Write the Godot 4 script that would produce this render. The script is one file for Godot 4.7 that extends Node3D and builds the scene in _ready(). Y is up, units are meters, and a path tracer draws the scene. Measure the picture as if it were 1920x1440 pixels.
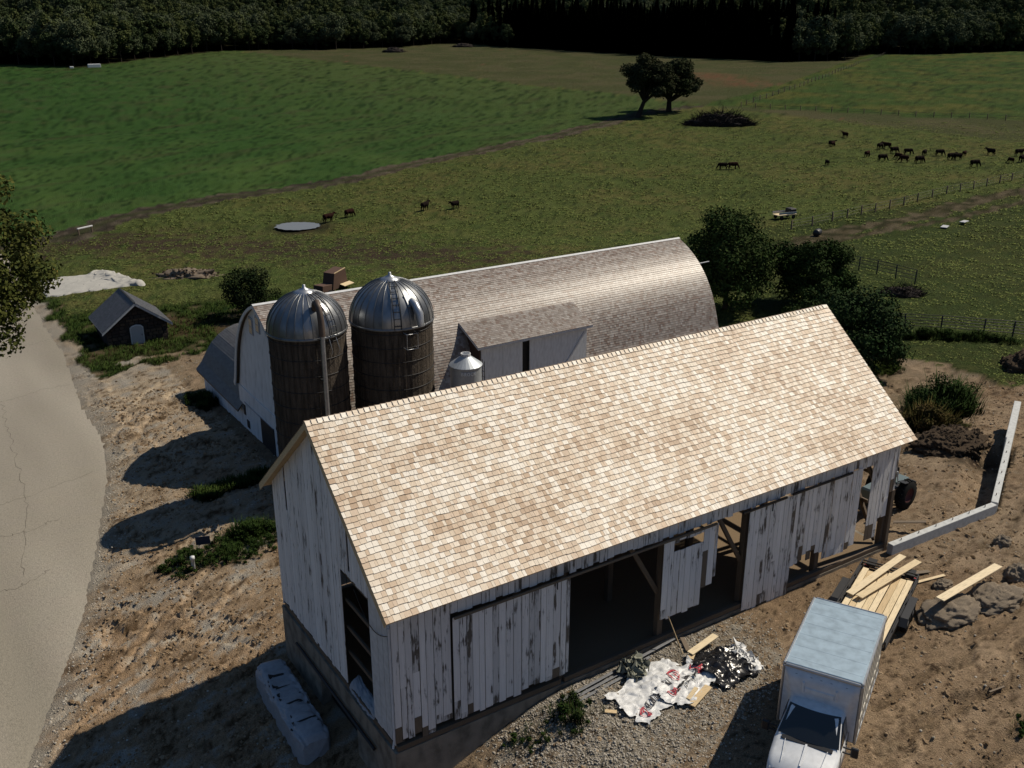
extends Node3D

const CX := -10.08
const CY := 22.26
const CZ := 27.68
var rng := RandomNumberGenerator.new()
var M := {}
var used := {}
var n_big := FastNoiseLite.new()
var n_mid := FastNoiseLite.new()
var n_fine := FastNoiseLite.new()
var n_rut := FastNoiseLite.new()
var n_grit := FastNoiseLite.new()

# ---------------------------------------------------------------- helpers
func ss(a: float, b: float, x: float) -> float:
	var t := clampf((x - a) / (b - a), 0.0, 1.0)
	return t * t * (3.0 - 2.0 * t)

func rr(a: float, b: float) -> float:
	return rng.randf_range(a, b)

func numbered(called: String) -> String:
	if not used.has(called):
		used[called] = 0
		return called
	used[called] += 1
	return "%s_%03d" % [called, used[called]]

func tag(o: Node3D, label: String, category: String, group := "", kind := "") -> Node3D:
	if label: o.set_meta("label", label)
	if category: o.set_meta("category", category)
	if group: o.set_meta("group", group)
	if kind: o.set_meta("kind", kind)
	return o

func thing(called: String, label: String, category: String, at := Vector3.ZERO, turn := 0.0, group := "") -> Node3D:
	var o := Node3D.new()
	o.name = numbered(called)
	add_child(o)
	o.position = at
	o.rotation.y = turn
	tag(o, label, category, group)
	return o

func dup(src: Node3D, label: String, at: Vector3, turn: float, sc := 1.0, group := "") -> Node3D:
	var base_name := String(src.name).rstrip("0123456789").rstrip("_")
	var c: Node3D = src.duplicate()
	c.name = numbered(base_name)
	add_child(c)
	c.position = at
	c.rotation = Vector3(0, turn, 0)
	c.scale = Vector3.ONE * sc
	c.set_meta("label", label)
	if group: c.set_meta("group", group)
	return c

func mk() -> SurfaceTool:
	var st := SurfaceTool.new()
	st.begin(Mesh.PRIMITIVE_TRIANGLES)
	st.set_smooth_group(-1)
	return st

func fin(st: SurfaceTool) -> ArrayMesh:
	st.generate_normals()
	return st.commit()

func part(called: String, mesh: Mesh, mat: Material, parent: Node = null) -> MeshInstance3D:
	var o := MeshInstance3D.new()
	o.mesh = mesh
	o.material_override = mat
	if parent == null:
		o.name = numbered(called)
		add_child(o)
	else:
		o.name = called
		parent.add_child(o, true)
	return o

func obj(called: String, st: SurfaceTool, mat: Material, parent: Node = null) -> MeshInstance3D:
	return part(called, fin(st), mat, parent)

func struct(called: String, mesh: Mesh, mat: Material) -> MeshInstance3D:
	var o := part(called, mesh, mat)
	o.set_meta("kind", "structure")
	return o

func tri(st: SurfaceTool, a: Vector3, b: Vector3, c: Vector3) -> void:
	st.add_vertex(a); st.add_vertex(b); st.add_vertex(c)

func quad(st: SurfaceTool, a: Vector3, b: Vector3, c: Vector3, d: Vector3) -> void:
	tri(st, a, b, c); tri(st, a, c, d)

# box with chamfered edges (bev 0 = plain), clockwise outside
func box(st: SurfaceTool, c: Vector3, s: Vector3, b := Basis(), bev := 0.0) -> void:
	var h := s * 0.5
	if bev <= 0.0:
		var p := []
		for i in 8:
			p.append(c + b * Vector3(h.x if i & 1 else -h.x, h.y if i & 2 else -h.y, h.z if i & 4 else -h.z))
		quad(st, p[4], p[6], p[7], p[5]); quad(st, p[1], p[3], p[2], p[0])
		quad(st, p[0], p[2], p[6], p[4]); quad(st, p[5], p[7], p[3], p[1])
		quad(st, p[2], p[3], p[7], p[6]); quad(st, p[0], p[4], p[5], p[1])
		return
	var e := minf(bev, minf(h.x, minf(h.y, h.z)) * 0.9)
	var v := func(sx: float, sy: float, sz: float, ax: int) -> Vector3:
		var q := Vector3(sx * (h.x - (0.0 if ax == 0 else e)), sy * (h.y - (0.0 if ax == 1 else e)), sz * (h.z - (0.0 if ax == 2 else e)))
		return c + b * q
	for sg in [-1.0, 1.0]:
		var f0 := [v.call(sg, -1, -1, 0), v.call(sg, 1, -1, 0), v.call(sg, 1, 1, 0), v.call(sg, -1, 1, 0)]
		var f1 := [v.call(-1, sg, -1, 1), v.call(-1, sg, 1, 1), v.call(1, sg, 1, 1), v.call(1, sg, -1, 1)]
		var f2 := [v.call(-1, -1, sg, 2), v.call(1, -1, sg, 2), v.call(1, 1, sg, 2), v.call(-1, 1, sg, 2)]
		for f in [f0, f1, f2]:
			if sg < 0: quad(st, f[0], f[1], f[2], f[3])
			else: quad(st, f[3], f[2], f[1], f[0])
	for sa in [-1.0, 1.0]:
		for sb in [-1.0, 1.0]:
			var k: bool = sa * sb > 0
			var e1 := [v.call(sa, sb, -1, 0), v.call(sa, sb, -1, 1), v.call(sa, sb, 1, 1), v.call(sa, sb, 1, 0)]
			var e2 := [v.call(sa, -1, sb, 2), v.call(sa, -1, sb, 0), v.call(sa, 1, sb, 0), v.call(sa, 1, sb, 2)]
			var e3 := [v.call(-1, sa, sb, 1), v.call(-1, sa, sb, 2), v.call(1, sa, sb, 2), v.call(1, sa, sb, 1)]
			for f in [e1, e2, e3]:
				if not k: quad(st, f[0], f[1], f[2], f[3])
				else: quad(st, f[3], f[2], f[1], f[0])
			for sc in [-1.0, 1.0]:
				var a: Vector3 = v.call(sa, sb, sc, 0)
				var b2: Vector3 = v.call(sa, sb, sc, 1)
				var c2: Vector3 = v.call(sa, sb, sc, 2)
				if sa * sb * sc > 0: tri(st, c2, b2, a)
				else: tri(st, a, b2, c2)

# convex polygon (in the plane of ax, ay at o) pushed out along az by depth
func prism(st: SurfaceTool, o: Vector3, ax: Vector3, ay: Vector3, az: Vector3, pts: PackedVector2Array, depth: float) -> void:
	var n := pts.size()
	var a := []
	var b := []
	for p in pts:
		a.append(o + ax * p.x + ay * p.y)
		b.append(o + ax * p.x + ay * p.y + az * depth)
	for i in range(1, n - 1):
		tri(st, a[0], a[i], a[i + 1])
		tri(st, b[0], b[i + 1], b[i])
	for i in n:
		var j := (i + 1) % n
		quad(st, a[i], b[i], b[j], a[j])

func beam(st: SurfaceTool, a: Vector3, b: Vector3, w: float, h: float, bev := 0.0, up := Vector3.UP) -> void:
	var d := (b - a)
	var z := d.normalized()
	if absf(z.dot(up)) > 0.98: up = Vector3.RIGHT
	var x := up.cross(z).normalized()
	var y := z.cross(x)
	box(st, (a + b) * 0.5, Vector3(w, h, d.length()), Basis(x, y, z), bev)

func tube(st: SurfaceTool, pts: Array, radii: Array, sides := 8, cap := true) -> void:
	st.set_smooth_group(1)
	var rings := []
	var ref := Vector3.UP
	for i in pts.size():
		var d: Vector3 = (pts[mini(i + 1, pts.size() - 1)] - pts[maxi(i - 1, 0)]).normalized()
		if absf(d.dot(ref)) > 0.95: ref = Vector3.RIGHT if absf(d.x) < 0.7 else Vector3.BACK
		var x := ref.cross(d).normalized()
		var y := d.cross(x)
		ref = y
		var ring := []
		var r: float = radii[mini(i, radii.size() - 1)]
		for k in sides:
			var t := TAU * k / sides
			ring.append(pts[i] + (x * cos(t) + y * sin(t)) * r)
		rings.append(ring)
	for i in pts.size() - 1:
		for k in sides:
			var l := (k + 1) % sides
			quad(st, rings[i][k], rings[i][l], rings[i + 1][l], rings[i + 1][k])
	if cap:
		st.set_smooth_group(-1)
		for k in range(1, sides - 1):
			tri(st, rings[0][0], rings[0][k + 1], rings[0][k])
			var q: Array = rings[-1]
			tri(st, q[0], q[k], q[k + 1])
	st.set_smooth_group(-1)

# profile of (radius, height) pairs turned about y, between two angles
func lathe(st: SurfaceTool, prof: Array, sides := 32, a0 := 0.0, a1 := TAU, o := Vector3.ZERO, smooth := true) -> void:
	st.set_smooth_group(1 if smooth else -1)
	for k in sides:
		var t0 := a0 + (a1 - a0) * k / sides
		var t1 := a0 + (a1 - a0) * (k + 1) / sides
		var d0 := Vector3(cos(t0), 0, sin(t0))
		var d1 := Vector3(cos(t1), 0, sin(t1))
		for i in prof.size() - 1:
			var p: Vector2 = prof[i]
			var q: Vector2 = prof[i + 1]
			var A := o + d0 * p.x + Vector3.UP * p.y
			var B := o + d0 * q.x + Vector3.UP * q.y
			var C2 := o + d1 * q.x + Vector3.UP * q.y
			var D := o + d1 * p.x + Vector3.UP * p.y
			if p.x < 1e-4: tri(st, A, C2, B)
			elif q.x < 1e-4: tri(st, A, D, B)
			else: quad(st, A, D, C2, B)
	st.set_smooth_group(-1)

# ---------------------------------------------------------------- materials
func noise_tex(seed_n: int, freq: float, stops: Array, size := 512, oct := 4, ntype := FastNoiseLite.TYPE_SIMPLEX_SMOOTH, normal := false, bump := 4.0, gain := 0.5) -> NoiseTexture2D:
	var f := FastNoiseLite.new()
	f.seed = seed_n
	f.noise_type = ntype
	f.frequency = freq
	f.fractal_octaves = oct
	f.fractal_gain = gain
	var t := NoiseTexture2D.new()
	t.width = size
	t.height = size
	t.seamless = true
	t.seamless_blend_skirt = 0.2
	t.noise = f
	if normal:
		t.as_normal_map = true
		t.bump_strength = bump
	else:
		var g := Gradient.new()
		var of := PackedFloat32Array()
		var co := PackedColorArray()
		for s in stops:
			of.append(s[0]); co.append(s[1])
		g.offsets = of
		g.colors = co
		t.color_ramp = g
	return t

func lin(r: float, g: float, b: float) -> Color:
	return Color(r, g, b).linear_to_srgb()

func mat(col: Color, rough := 0.8, metal := 0.0, tex: Texture2D = null, scale := Vector3.ONE, vcol := false, world := true, nrm: Texture2D = null, ns := 1.0) -> StandardMaterial3D:
	var m := StandardMaterial3D.new()
	m.albedo_color = col
	m.roughness = rough
	m.metallic = metal
	m.cull_mode = BaseMaterial3D.CULL_DISABLED
	if rough >= 0.9: m.metallic_specular = 0.12
	if tex:
		m.albedo_texture = tex
	if nrm:
		m.normal_enabled = true
		m.normal_texture = nrm
		m.normal_scale = ns
	if tex or nrm:
		m.uv1_triplanar = true
		m.uv1_world_triplanar = world
		m.uv1_scale = scale
	m.vertex_color_use_as_albedo = vcol
	return m

func make_materials() -> void:
	var g := func(v: float) -> Color: return lin(v, v, v)
	# soft grey multiplier textures (mean near 0.75)
	var grit := noise_tex(3, 0.05, [[0.0, g.call(0.4)], [0.34, g.call(0.62)], [0.5, g.call(0.88)], [0.66, g.call(1.0)], [1.0, g.call(1.0)]], 1024, 6, FastNoiseLite.TYPE_SIMPLEX_SMOOTH, false, 1.0, 0.8)
	var grit_n := noise_tex(4, 0.06, [], 1024, 6, FastNoiseLite.TYPE_SIMPLEX_SMOOTH, true, 16.0, 0.75)
	var blade := noise_tex(5, 0.09, [[0.0, g.call(0.3)], [0.45, g.call(0.62)], [0.62, g.call(0.9)], [1.0, g.call(1.0)]], 1024, 5, FastNoiseLite.TYPE_SIMPLEX_SMOOTH, false, 1.0, 0.75)
	var soft := noise_tex(6, 0.012, [[0.0, g.call(0.72)], [0.5, g.call(0.88)], [1.0, g.call(1.0)]], 512, 5)
	M.dirt = mat(Color.WHITE, 0.95, 0, grit, Vector3.ONE * 0.22, true, true, grit_n, 1.6)
	M.grass = mat(Color.WHITE, 0.9, 0, blade, Vector3.ONE * 0.16, true, true, grit_n, 1.0)
	M.field = mat(Color.WHITE, 0.9, 0, blade, Vector3.ONE * 0.05, true, true, grit_n, 0.8)
	M.road = mat(Color.WHITE, 0.85, 0, noise_tex(7, 0.03, [[0.0, g.call(0.62)], [0.4, g.call(0.84)], [0.7, g.call(0.93)], [1.0, g.call(1.0)]], 1024, 6, FastNoiseLite.TYPE_SIMPLEX_SMOOTH, false, 1.0, 0.62), Vector3.ONE * 0.16, true, true, grit_n, 0.25)
	# cedar: uv mapped grain, tinted by vertex or material colour
	var cedar_t := noise_tex(8, 0.035, [[0.0, g.call(0.5)], [0.35, g.call(0.8)], [0.6, g.call(0.96)], [1.0, g.call(1.0)]], 512, 5, FastNoiseLite.TYPE_SIMPLEX_SMOOTH, false, 1.0, 0.6)
	M.cedar = mat(Color.WHITE, 0.62)
	M.cedar.albedo_texture = cedar_t
	M.cedar.vertex_color_use_as_albedo = true
	M.cedar_tones = []
	for c in cedar_palette():
		var cm := mat(c.linear_to_srgb(), 0.62)
		cm.vertex_color_use_as_albedo = true
		cm.albedo_texture = cedar_t
		M.cedar_tones.append(cm)
	M.old_shingle = mat(Color.WHITE, 0.46)
	M.old_shingle.albedo_texture = cedar_t
	M.old_shingle.vertex_color_use_as_albedo = true
	# peeling white boards: chips of bare grey wood, long in the grain
	M.paint = []
	for k in 5:
		M.paint.append(mat(Color.WHITE, 0.75, 0, paint_tex(20 + k, [0.74, 0.68, 0.78, 0.7, 0.6][k], [0.0, 0.05, -0.06, 0.02, 0.2][k]), Vector3(0.62, 0.2, 0.62), false, true, grit_n, 0.15))
		(M.paint[k] as StandardMaterial3D).uv1_offset = Vector3(0.13 * k, 0.31 * k, 0.27 * k)
	M.bare = mat(lin(0.16, 0.125, 0.09), 0.85, 0, soft, Vector3(2, 0.3, 2))
	M.timber = mat(lin(0.13, 0.095, 0.065), 0.85, 0, grit, Vector3(0.6, 0.6, 0.6))
	M.white = mat(lin(0.62, 0.64, 0.66), 0.6, 0, soft, Vector3.ONE * 0.5)
	M.white_wall = mat(lin(0.72, 0.74, 0.77), 0.8, 0, noise_tex(30, 0.01, [[0.0, g.call(0.62)], [0.35, g.call(0.86)], [1.0, g.call(1.0)]], 512, 6), Vector3(0.35, 0.12, 0.35))
	M.dormer_white = mat(lin(0.74, 0.77, 0.79), 0.75, 0, soft, Vector3(0.8, 0.2, 0.8))
	M.concrete = mat(lin(0.30, 0.27, 0.225), 0.92, 0, noise_tex(31, 0.012, [[0.0, g.call(0.45)], [0.5, g.call(0.8)], [1.0, g.call(1.0)]], 512, 6), Vector3(0.25, 0.2, 0.25), false, true, grit_n, 0.4)
	M.new_concrete = mat(lin(0.5, 0.52, 0.52), 0.85, 0, soft, Vector3.ONE * 0.6)
	M.dirt_floor = mat(lin(0.2, 0.15, 0.1), 0.95, 0, grit, Vector3.ONE * 0.4)
	M.stave = mat(lin(0.10, 0.085, 0.07), 0.9, 0, noise_tex(32, 0.018, [[0.0, g.call(0.28)], [0.4, g.call(0.55)], [0.65, g.call(0.85)], [1.0, g.call(1.0)]], 512, 6), Vector3(0.45, 0.05, 0.45), false, true, grit_n, 0.4)
	M.galv = []
	for k in 4:
		var v := [0.27, 0.22, 0.31, 0.25][k] as float
		M.galv.append(mat(lin(v * 0.95, v, v * 1.06), [0.36, 0.42, 0.33, 0.4][k], 0.85, noise_tex(40 + k, 0.02, [[0.0, g.call(0.5)], [0.5, g.call(0.85)], [1.0, g.call(1.0)]], 256, 5), Vector3(0.5, 0.12, 0.5)))
	M.rust_galv = mat(lin(0.10, 0.075, 0.06), 0.6, 0.35, soft, Vector3.ONE)
	M.steel = mat(lin(0.45, 0.47, 0.5), 0.4, 0.8, soft, Vector3.ONE * 0.7)
	M.bin = mat(lin(0.42, 0.46, 0.5), 0.5, 0.45, soft, Vector3(1, 0.4, 1))
	M.dark = mat(lin(0.012, 0.012, 0.013), 0.7)
	M.black_metal = mat(lin(0.02, 0.021, 0.024), 0.5, 0.3)
	M.rubber = mat(lin(0.018, 0.018, 0.018), 0.9)
	M.glass = mat(lin(0.012, 0.014, 0.016), 0.08, 0.0)
	M.glass.metallic_specular = 0.6
	M.rust = mat(lin(0.085, 0.045, 0.03), 0.85, 0, grit, Vector3.ONE * 0.7)
	M.truck = mat(lin(0.74, 0.77, 0.80), 0.4, 0, soft, Vector3.ONE * 0.6)
	M.truck_side = mat(lin(0.6, 0.58, 0.52), 0.5, 0, noise_tex(50, 0.02, [[0.0, lin(0.5, 0.42, 0.3)], [0.35, g.call(0.85)], [1.0, g.call(1.0)]], 512, 5), Vector3(0.8, 0.16, 0.8))
	M.truck_roof = mat(lin(0.42, 0.54, 0.63), 0.34, 0.35, noise_tex(51, 0.014, [[0.0, g.call(0.68)], [0.5, g.call(0.86)], [1.0, g.call(1.0)]], 512, 6), Vector3.ONE * 0.3)
	M.lumber = []
	for k in 4:
		var c := [Color(0.66, 0.53, 0.33), Color(0.6, 0.46, 0.27), Color(0.72, 0.60, 0.40), Color(0.52, 0.39, 0.22)][k] as Color
		M.lumber.append(mat(c.linear_to_srgb(), 0.7, 0, noise_tex(60 + k, 0.02, [[0.0, g.call(0.6)], [0.4, g.call(0.88)], [1.0, g.call(1.0)]], 256, 5), Vector3(0.35, 2.5, 2.5), false, false))
	M.plastic = mat(lin(0.66, 0.68, 0.70), 0.38, 0, soft, Vector3.ONE * 0.8, false, true, grit_n, 0.25)
	M.black_plastic = mat(lin(0.012, 0.012, 0.014), 0.26)
	M.red = mat(lin(0.35, 0.02, 0.04), 0.6)
	M.ink = mat(lin(0.03, 0.03, 0.035), 0.6)
	M.letter_white = mat(lin(0.62, 0.66, 0.68), 0.6)
	M.rock = mat(lin(0.24, 0.2, 0.155), 0.92, 0, grit, Vector3.ONE * 0.5, false, true, grit_n, 1.0)
	M.soil = mat(lin(0.085, 0.064, 0.046), 0.97, 0, grit, Vector3.ONE * 0.5, false, true, grit_n, 1.2)
	M.fieldstone = []
	for c in [Color(0.075, 0.06, 0.052), Color(0.05, 0.043, 0.04), Color(0.095, 0.072, 0.055), Color(0.06, 0.045, 0.04)]:
		M.fieldstone.append(mat((c as Color).linear_to_srgb(), 0.95, 0, grit, Vector3.ONE * 0.6))
	M.slate = mat(Color.WHITE, 0.55)
	M.slate.vertex_color_use_as_albedo = true
	M.grey_trim = mat(lin(0.36, 0.37, 0.4), 0.7)
	M.bark = mat(lin(0.045, 0.037, 0.03), 0.95, 0, grit, Vector3(1, 0.4, 1))
	M.leaf = mat(Color.WHITE, 0.9, 0, null, Vector3.ONE, true)
	M.leaf.backlight_enabled = true
	M.leaf.backlight = lin(0.012, 0.02, 0.004)
	M.blades = mat(Color.WHITE, 0.9, 0, null, Vector3.ONE, true)
	M.blades.backlight_enabled = true
	M.blades.backlight = lin(0.012, 0.018, 0.004)
	M.cow_dark = mat(lin(0.011, 0.008, 0.007), 0.95)
	M.cow_red = mat(lin(0.022, 0.010, 0.008), 0.95)
	M.water = mat(lin(0.16, 0.165, 0.16), 0.14, 0.0)
	M.yellow = mat(lin(0.42, 0.27, 0.06), 0.6)
	M.twig = mat(lin(0.035, 0.03, 0.028), 0.95)
	M.navy = mat(lin(0.015, 0.022, 0.05), 0.5)
	M.teal = mat(lin(0.11, 0.15, 0.16), 0.45, 0.2)
	M.red_rim = mat(lin(0.09, 0.02, 0.018), 0.7)
	M.old_wrap = mat(lin(0.34, 0.36, 0.4), 0.5, 0, soft, Vector3.ONE * 0.8, false, true, grit_n, 0.3)
	M.canvas = mat(lin(0.2, 0.21, 0.17), 0.8, 0, soft, Vector3.ONE)

# white paint worn off in patches and along the grain, grey wood below
func paint_tex(sd: int, w: float, worn: float) -> ImageTexture:
	var fa := FastNoiseLite.new()
	fa.seed = sd
	fa.frequency = 0.03
	fa.fractal_octaves = 5
	fa.fractal_gain = 0.65
	var fb := FastNoiseLite.new()
	fb.seed = sd + 50
	fb.frequency = 0.011
	fb.fractal_octaves = 4
	var A := fa.get_seamless_image(256, 256)
	var B := fb.get_seamless_image(256, 256)
	var im := Image.create(256, 256, false, Image.FORMAT_RGB8)
	for y in 256:
		for x in 256:
			var a := A.get_pixel(x, y).r
			var a2 := A.get_pixel((x * 2) % 256, (y / 3) % 256).r
			var b := B.get_pixel(x, y).r
			var v := a * 0.35 + a2 * 0.4 + b * 0.55 - worn
			var c := Color(w, w, w)
			if v < 0.50:
				c = c.lerp(Color(w * 0.62, w * 0.63, w * 0.64), clampf((0.50 - v) * 14.0, 0, 1))
			if v < 0.42:
				c = c.lerp(Color(0.115, 0.1, 0.085), clampf((0.42 - v) * 16.0, 0, 1))
			c = c * (0.9 + 0.2 * a2)
			im.set_pixel(x, y, c.linear_to_srgb())
	return ImageTexture.create_from_image(im)

func cedar_palette() -> Array:
	return [Color(0.69, 0.57, 0.435), Color(0.78, 0.685, 0.56), Color(0.60, 0.465, 0.335), Color(0.88, 0.82, 0.72), Color(0.49, 0.355, 0.24), Color(0.74, 0.63, 0.50), Color(0.65, 0.515, 0.385)]

# ---------------------------------------------------------------- ground
const AZ := [2.1, 6.7, 10.3, 12.0, 13.9, 16.9, 19.6, 23.0, 27.0, 29.6, 32.5, 36.9, 42.6, 47.6, 50.3, 51.9, 54.7, 58.8, 67.0]
const RT := [560.0, 556.0, 509.0, 544.0, 590.0, 652.0, 674.0, 666.0, 700.0, 774.0, 697.0, 622.0, 567.0, 536.0, 553.0, 642.0, 640.0, 706.0, 822.0]
const ROADZ := [-140.0, -100.0, -84.5, -72.7, -61.8, -53.3, -38.9, -32.0, -26.4, -20.4, -13.6, -8.0, -5.2, 6.0, 30.0]
const ROADX := [8.0, 2.0, 1.1, 0.9, 0.4, 0.4, -0.8, -0.9, -1.9, -3.6, -5.6, -8.0, -9.2, -14.0, -26.0]
const TRACK := [Vector2(-6, -104), Vector2(9, -103.8), Vector2(15.5, -110.9), Vector2(26.8, -119.1), Vector2(40.5, -123.8), Vector2(55.3, -126), Vector2(71.9, -135.1), Vector2(92.8, -143.8), Vector2(111.3, -152.4), Vector2(140, -167), Vector2(165, -181), Vector2(197.6, -192.4), Vector2(225.8, -205.8), Vector2(292.9, -245.1), Vector2(428, -329)]
const TRACK_R := [Vector2(66, -47), Vector2(80.2, -52.8), Vector2(92, -55.2), Vector2(99.4, -55.4), Vector2(107.3, -56), Vector2(118.8, -57.5), Vector2(130.9, -59.6), Vector2(142.1, -60.8), Vector2(190, -66)]
const TRACK_R2 := [Vector2(70, -44), Vector2(90, -52), Vector2(101, -52.3), Vector2(112, -52.5), Vector2(126, -54.5), Vector2(150, -57)]

func lerp_tab(xs: Array, ys: Array, x: float) -> float:
	if x <= xs[0]: return ys[0]
	for i in range(1, xs.size()):
		if x < xs[i]:
			var t: float = (x - xs[i - 1]) / (xs[i] - xs[i - 1])
			return lerpf(ys[i - 1], ys[i], t)
	return ys[-1]

func pdist(pl: Array, p: Vector2) -> float:
	var best := 1e9
	for i in pl.size() - 1:
		var a: Vector2 = pl[i]
		var b: Vector2 = pl[i + 1]
		var d := b - a
		var t := clampf((p - a).dot(d) / d.length_squared(), 0.0, 1.0)
		best = minf(best, (a + d * t).distance_squared_to(p))
	return sqrt(best)

func track_side(p: Vector2) -> float:      # > 0 north of the field track
	var x := p.x
	for i in TRACK.size() - 1:
		var a: Vector2 = TRACK[i]
		var b: Vector2 = TRACK[i + 1]
		if x < b.x or i == TRACK.size() - 2:
			return lerpf(a.y, b.y, (x - a.x) / (b.x - a.x)) - p.y
	return 0.0

func forest_r(az: float) -> float:
	return lerp_tab(AZ, RT, az)

func base_h(x: float, z: float) -> float:
	var r := Vector2(x - CX, z - CZ).length()
	var l := -2.0 - 0.115 * clampf(0.35 - x, 0.0, 9.2) - 1.3 * ss(42, 85, r) - 1.7 * ss(85, 135, r)
	var w := ss(-1.5, 7, x) * ss(-14, 4.5, z) * (1.0 - ss(50, 80, r))
	var h := l * (1.0 - w) + 0.33 * w
	if r > 400.0:
		var az := rad_to_deg(atan2(x - CX, -(z - CZ)))
		h += 70.0 * ss(0, 420, r - forest_r(az) - 15.0)
	return h

func seg_in(p: Vector2, a: Vector2, b: Vector2) -> Vector2:     # (along 0..1, signed distance)
	var d := b - a
	var t := (p - a).dot(d) / d.length_squared()
	return Vector2(t, (p - a).dot(Vector2(-d.y, d.x).normalized()))

const TYRES := [[Vector2(-8.6, -6.2), Vector2(0.0, -12.2), 1.7], [Vector2(-6.6, -10.6), Vector2(0.2, -9.8), 1.6], [Vector2(-4.6, -17.2), Vector2(3.4, -17.0), 1.8], [Vector2(-5.9, -13.4), Vector2(0.2, -7.4), 1.7], [Vector2(-1.4, -32.0), Vector2(4.2, -24.5), 1.7], [Vector2(-1.2, -30.0), Vector2(5.4, -41.0), 1.7], [Vector2(0.4, -45.0), Vector2(3.0, -27.0), 1.6], [Vector2(13.4, 14.2), Vector2(27.0, 13.0), 1.7], [Vector2(15.2, 12.6), Vector2(27.0, 10.9), 1.7], [Vector2(14.0, 16.0), Vector2(24.0, 15.4), 1.7], [Vector2(25.0, 8.0), Vector2(34.0, 6.6), 1.7], [Vector2(40.0, -9.5), Vector2(60.0, -9.0), 1.8], [Vector2(42.0, -12.5), Vector2(60.0, -11.0), 1.8], [Vector2(43.0, -10.0), Vector2(52.0, -17.0), 1.8], [Vector2(26.0, -2.0), Vector2(44.0, -5.5), 1.8]]

# pressed wheel tracks with lug marks: (height, pressed 0..1)
func tyres(p: Vector2) -> Vector2:
	var h := 0.0
	var k := 0.0
	for t in TYRES:
		var s := seg_in(p, t[0], t[1])
		if s.x < -0.03 or s.x > 1.03: continue
		var d := s.y + n_mid.get_noise_2d(p.x * 1.4, p.y * 1.4) * 1.1
		var e := absf(absf(d) - t[2] * 0.5)
		if e > 0.5: continue
		var f := 1.0 - ss(0.2, 0.27, e)
		var l: float = (t[0] as Vector2).distance_to(t[1]) * s.x
		h += -0.09 * f + 0.08 * exp(-pow((e - 0.33) / 0.08, 2)) + 0.04 * f * sin(l * 21.0 + e * 9.0)
		k = maxf(k, f)
	return Vector2(h, k)

func relief(x: float, z: float, zone: int) -> float:
	var p := Vector2(x, z)
	var ex := lerp_tab(ROADZ, ROADX, z)
	if x < ex - 0.15 and x > ex - 8.3 and z > -100.0:
		return -0.05
	var k := ss(0.0, 0.8, absf(x - ex))
	if zone == 0:
		var h := n_mid.get_noise_2d(x * 5.0, z * 5.0) * 0.03 + n_fine.get_noise_2d(x * 2.2, z * 2.2) * 0.03 + n_grit.get_noise_2d(x, z) * 0.06 + tyres(p).x
		if x < 8.0:
			var q := p.rotated(0.13)
			h += n_rut.get_noise_2d(q.x * 0.7, q.y * 4.2) * 0.10 + maxf(0.0, n_rut.get_noise_2d(q.x * 9.0, q.y * 4.0) - 0.1) * 0.10
			# a churned tyre track and its berm
			var s := seg_in(p, Vector2(-4.9, -5.6), Vector2(-0.6, -5.9))
			if s.x > -0.1 and s.x < 1.1 and absf(s.y) < 1.0:
				h += (0.16 * exp(-pow((s.y - 0.55) / 0.22, 2)) - 0.16 * exp(-pow(s.y / 0.28, 2)) + 0.05 * sin(s.x * 90.0) * exp(-pow(s.y / 0.3, 2)))
		else:
			var q2 := p.rotated(0.55)
			h += n_rut.get_noise_2d(q2.x * 0.6, q2.y * 3.2 + 80.0) * 0.05
			if z < 4.0 and x > 24.0:
				var q3 := p.rotated(-0.5)
				h += n_rut.get_noise_2d(q3.x * 0.5, q3.y * 3.0 + 40.0) * 0.12
		# dug trench inside the concrete wall
		var t1 := seg_in(p, Vector2(30.5, 5.4), Vector2(38.2, 1.4))
		if t1.x > 0.0 and t1.x < 1.25 and t1.y < 0.2:
			h -= 0.95 * (1.0 - ss(0.7, 2.0, -t1.y)) * ss(0.0, 0.12, t1.x) * (1.0 - ss(1.05, 1.25, t1.x))
		if x > 0.0 and x < 24.5 and z > -5.5 and z < 5.2: h = minf(h, 0.0)
		return h * k
	if zone == 1:
		return (n_mid.get_noise_2d(x * 3.0, z * 3.0) * 0.10 + n_fine.get_noise_2d(x, z) * 0.06) * k
	return ss(0.0, 6.0, absf(x - ex) if z > -100.0 else 9.0) * n_big.get_noise_2d(x, z) * 0.5 + n_mid.get_noise_2d(x * 1.5, z * 1.5) * 0.12

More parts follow.
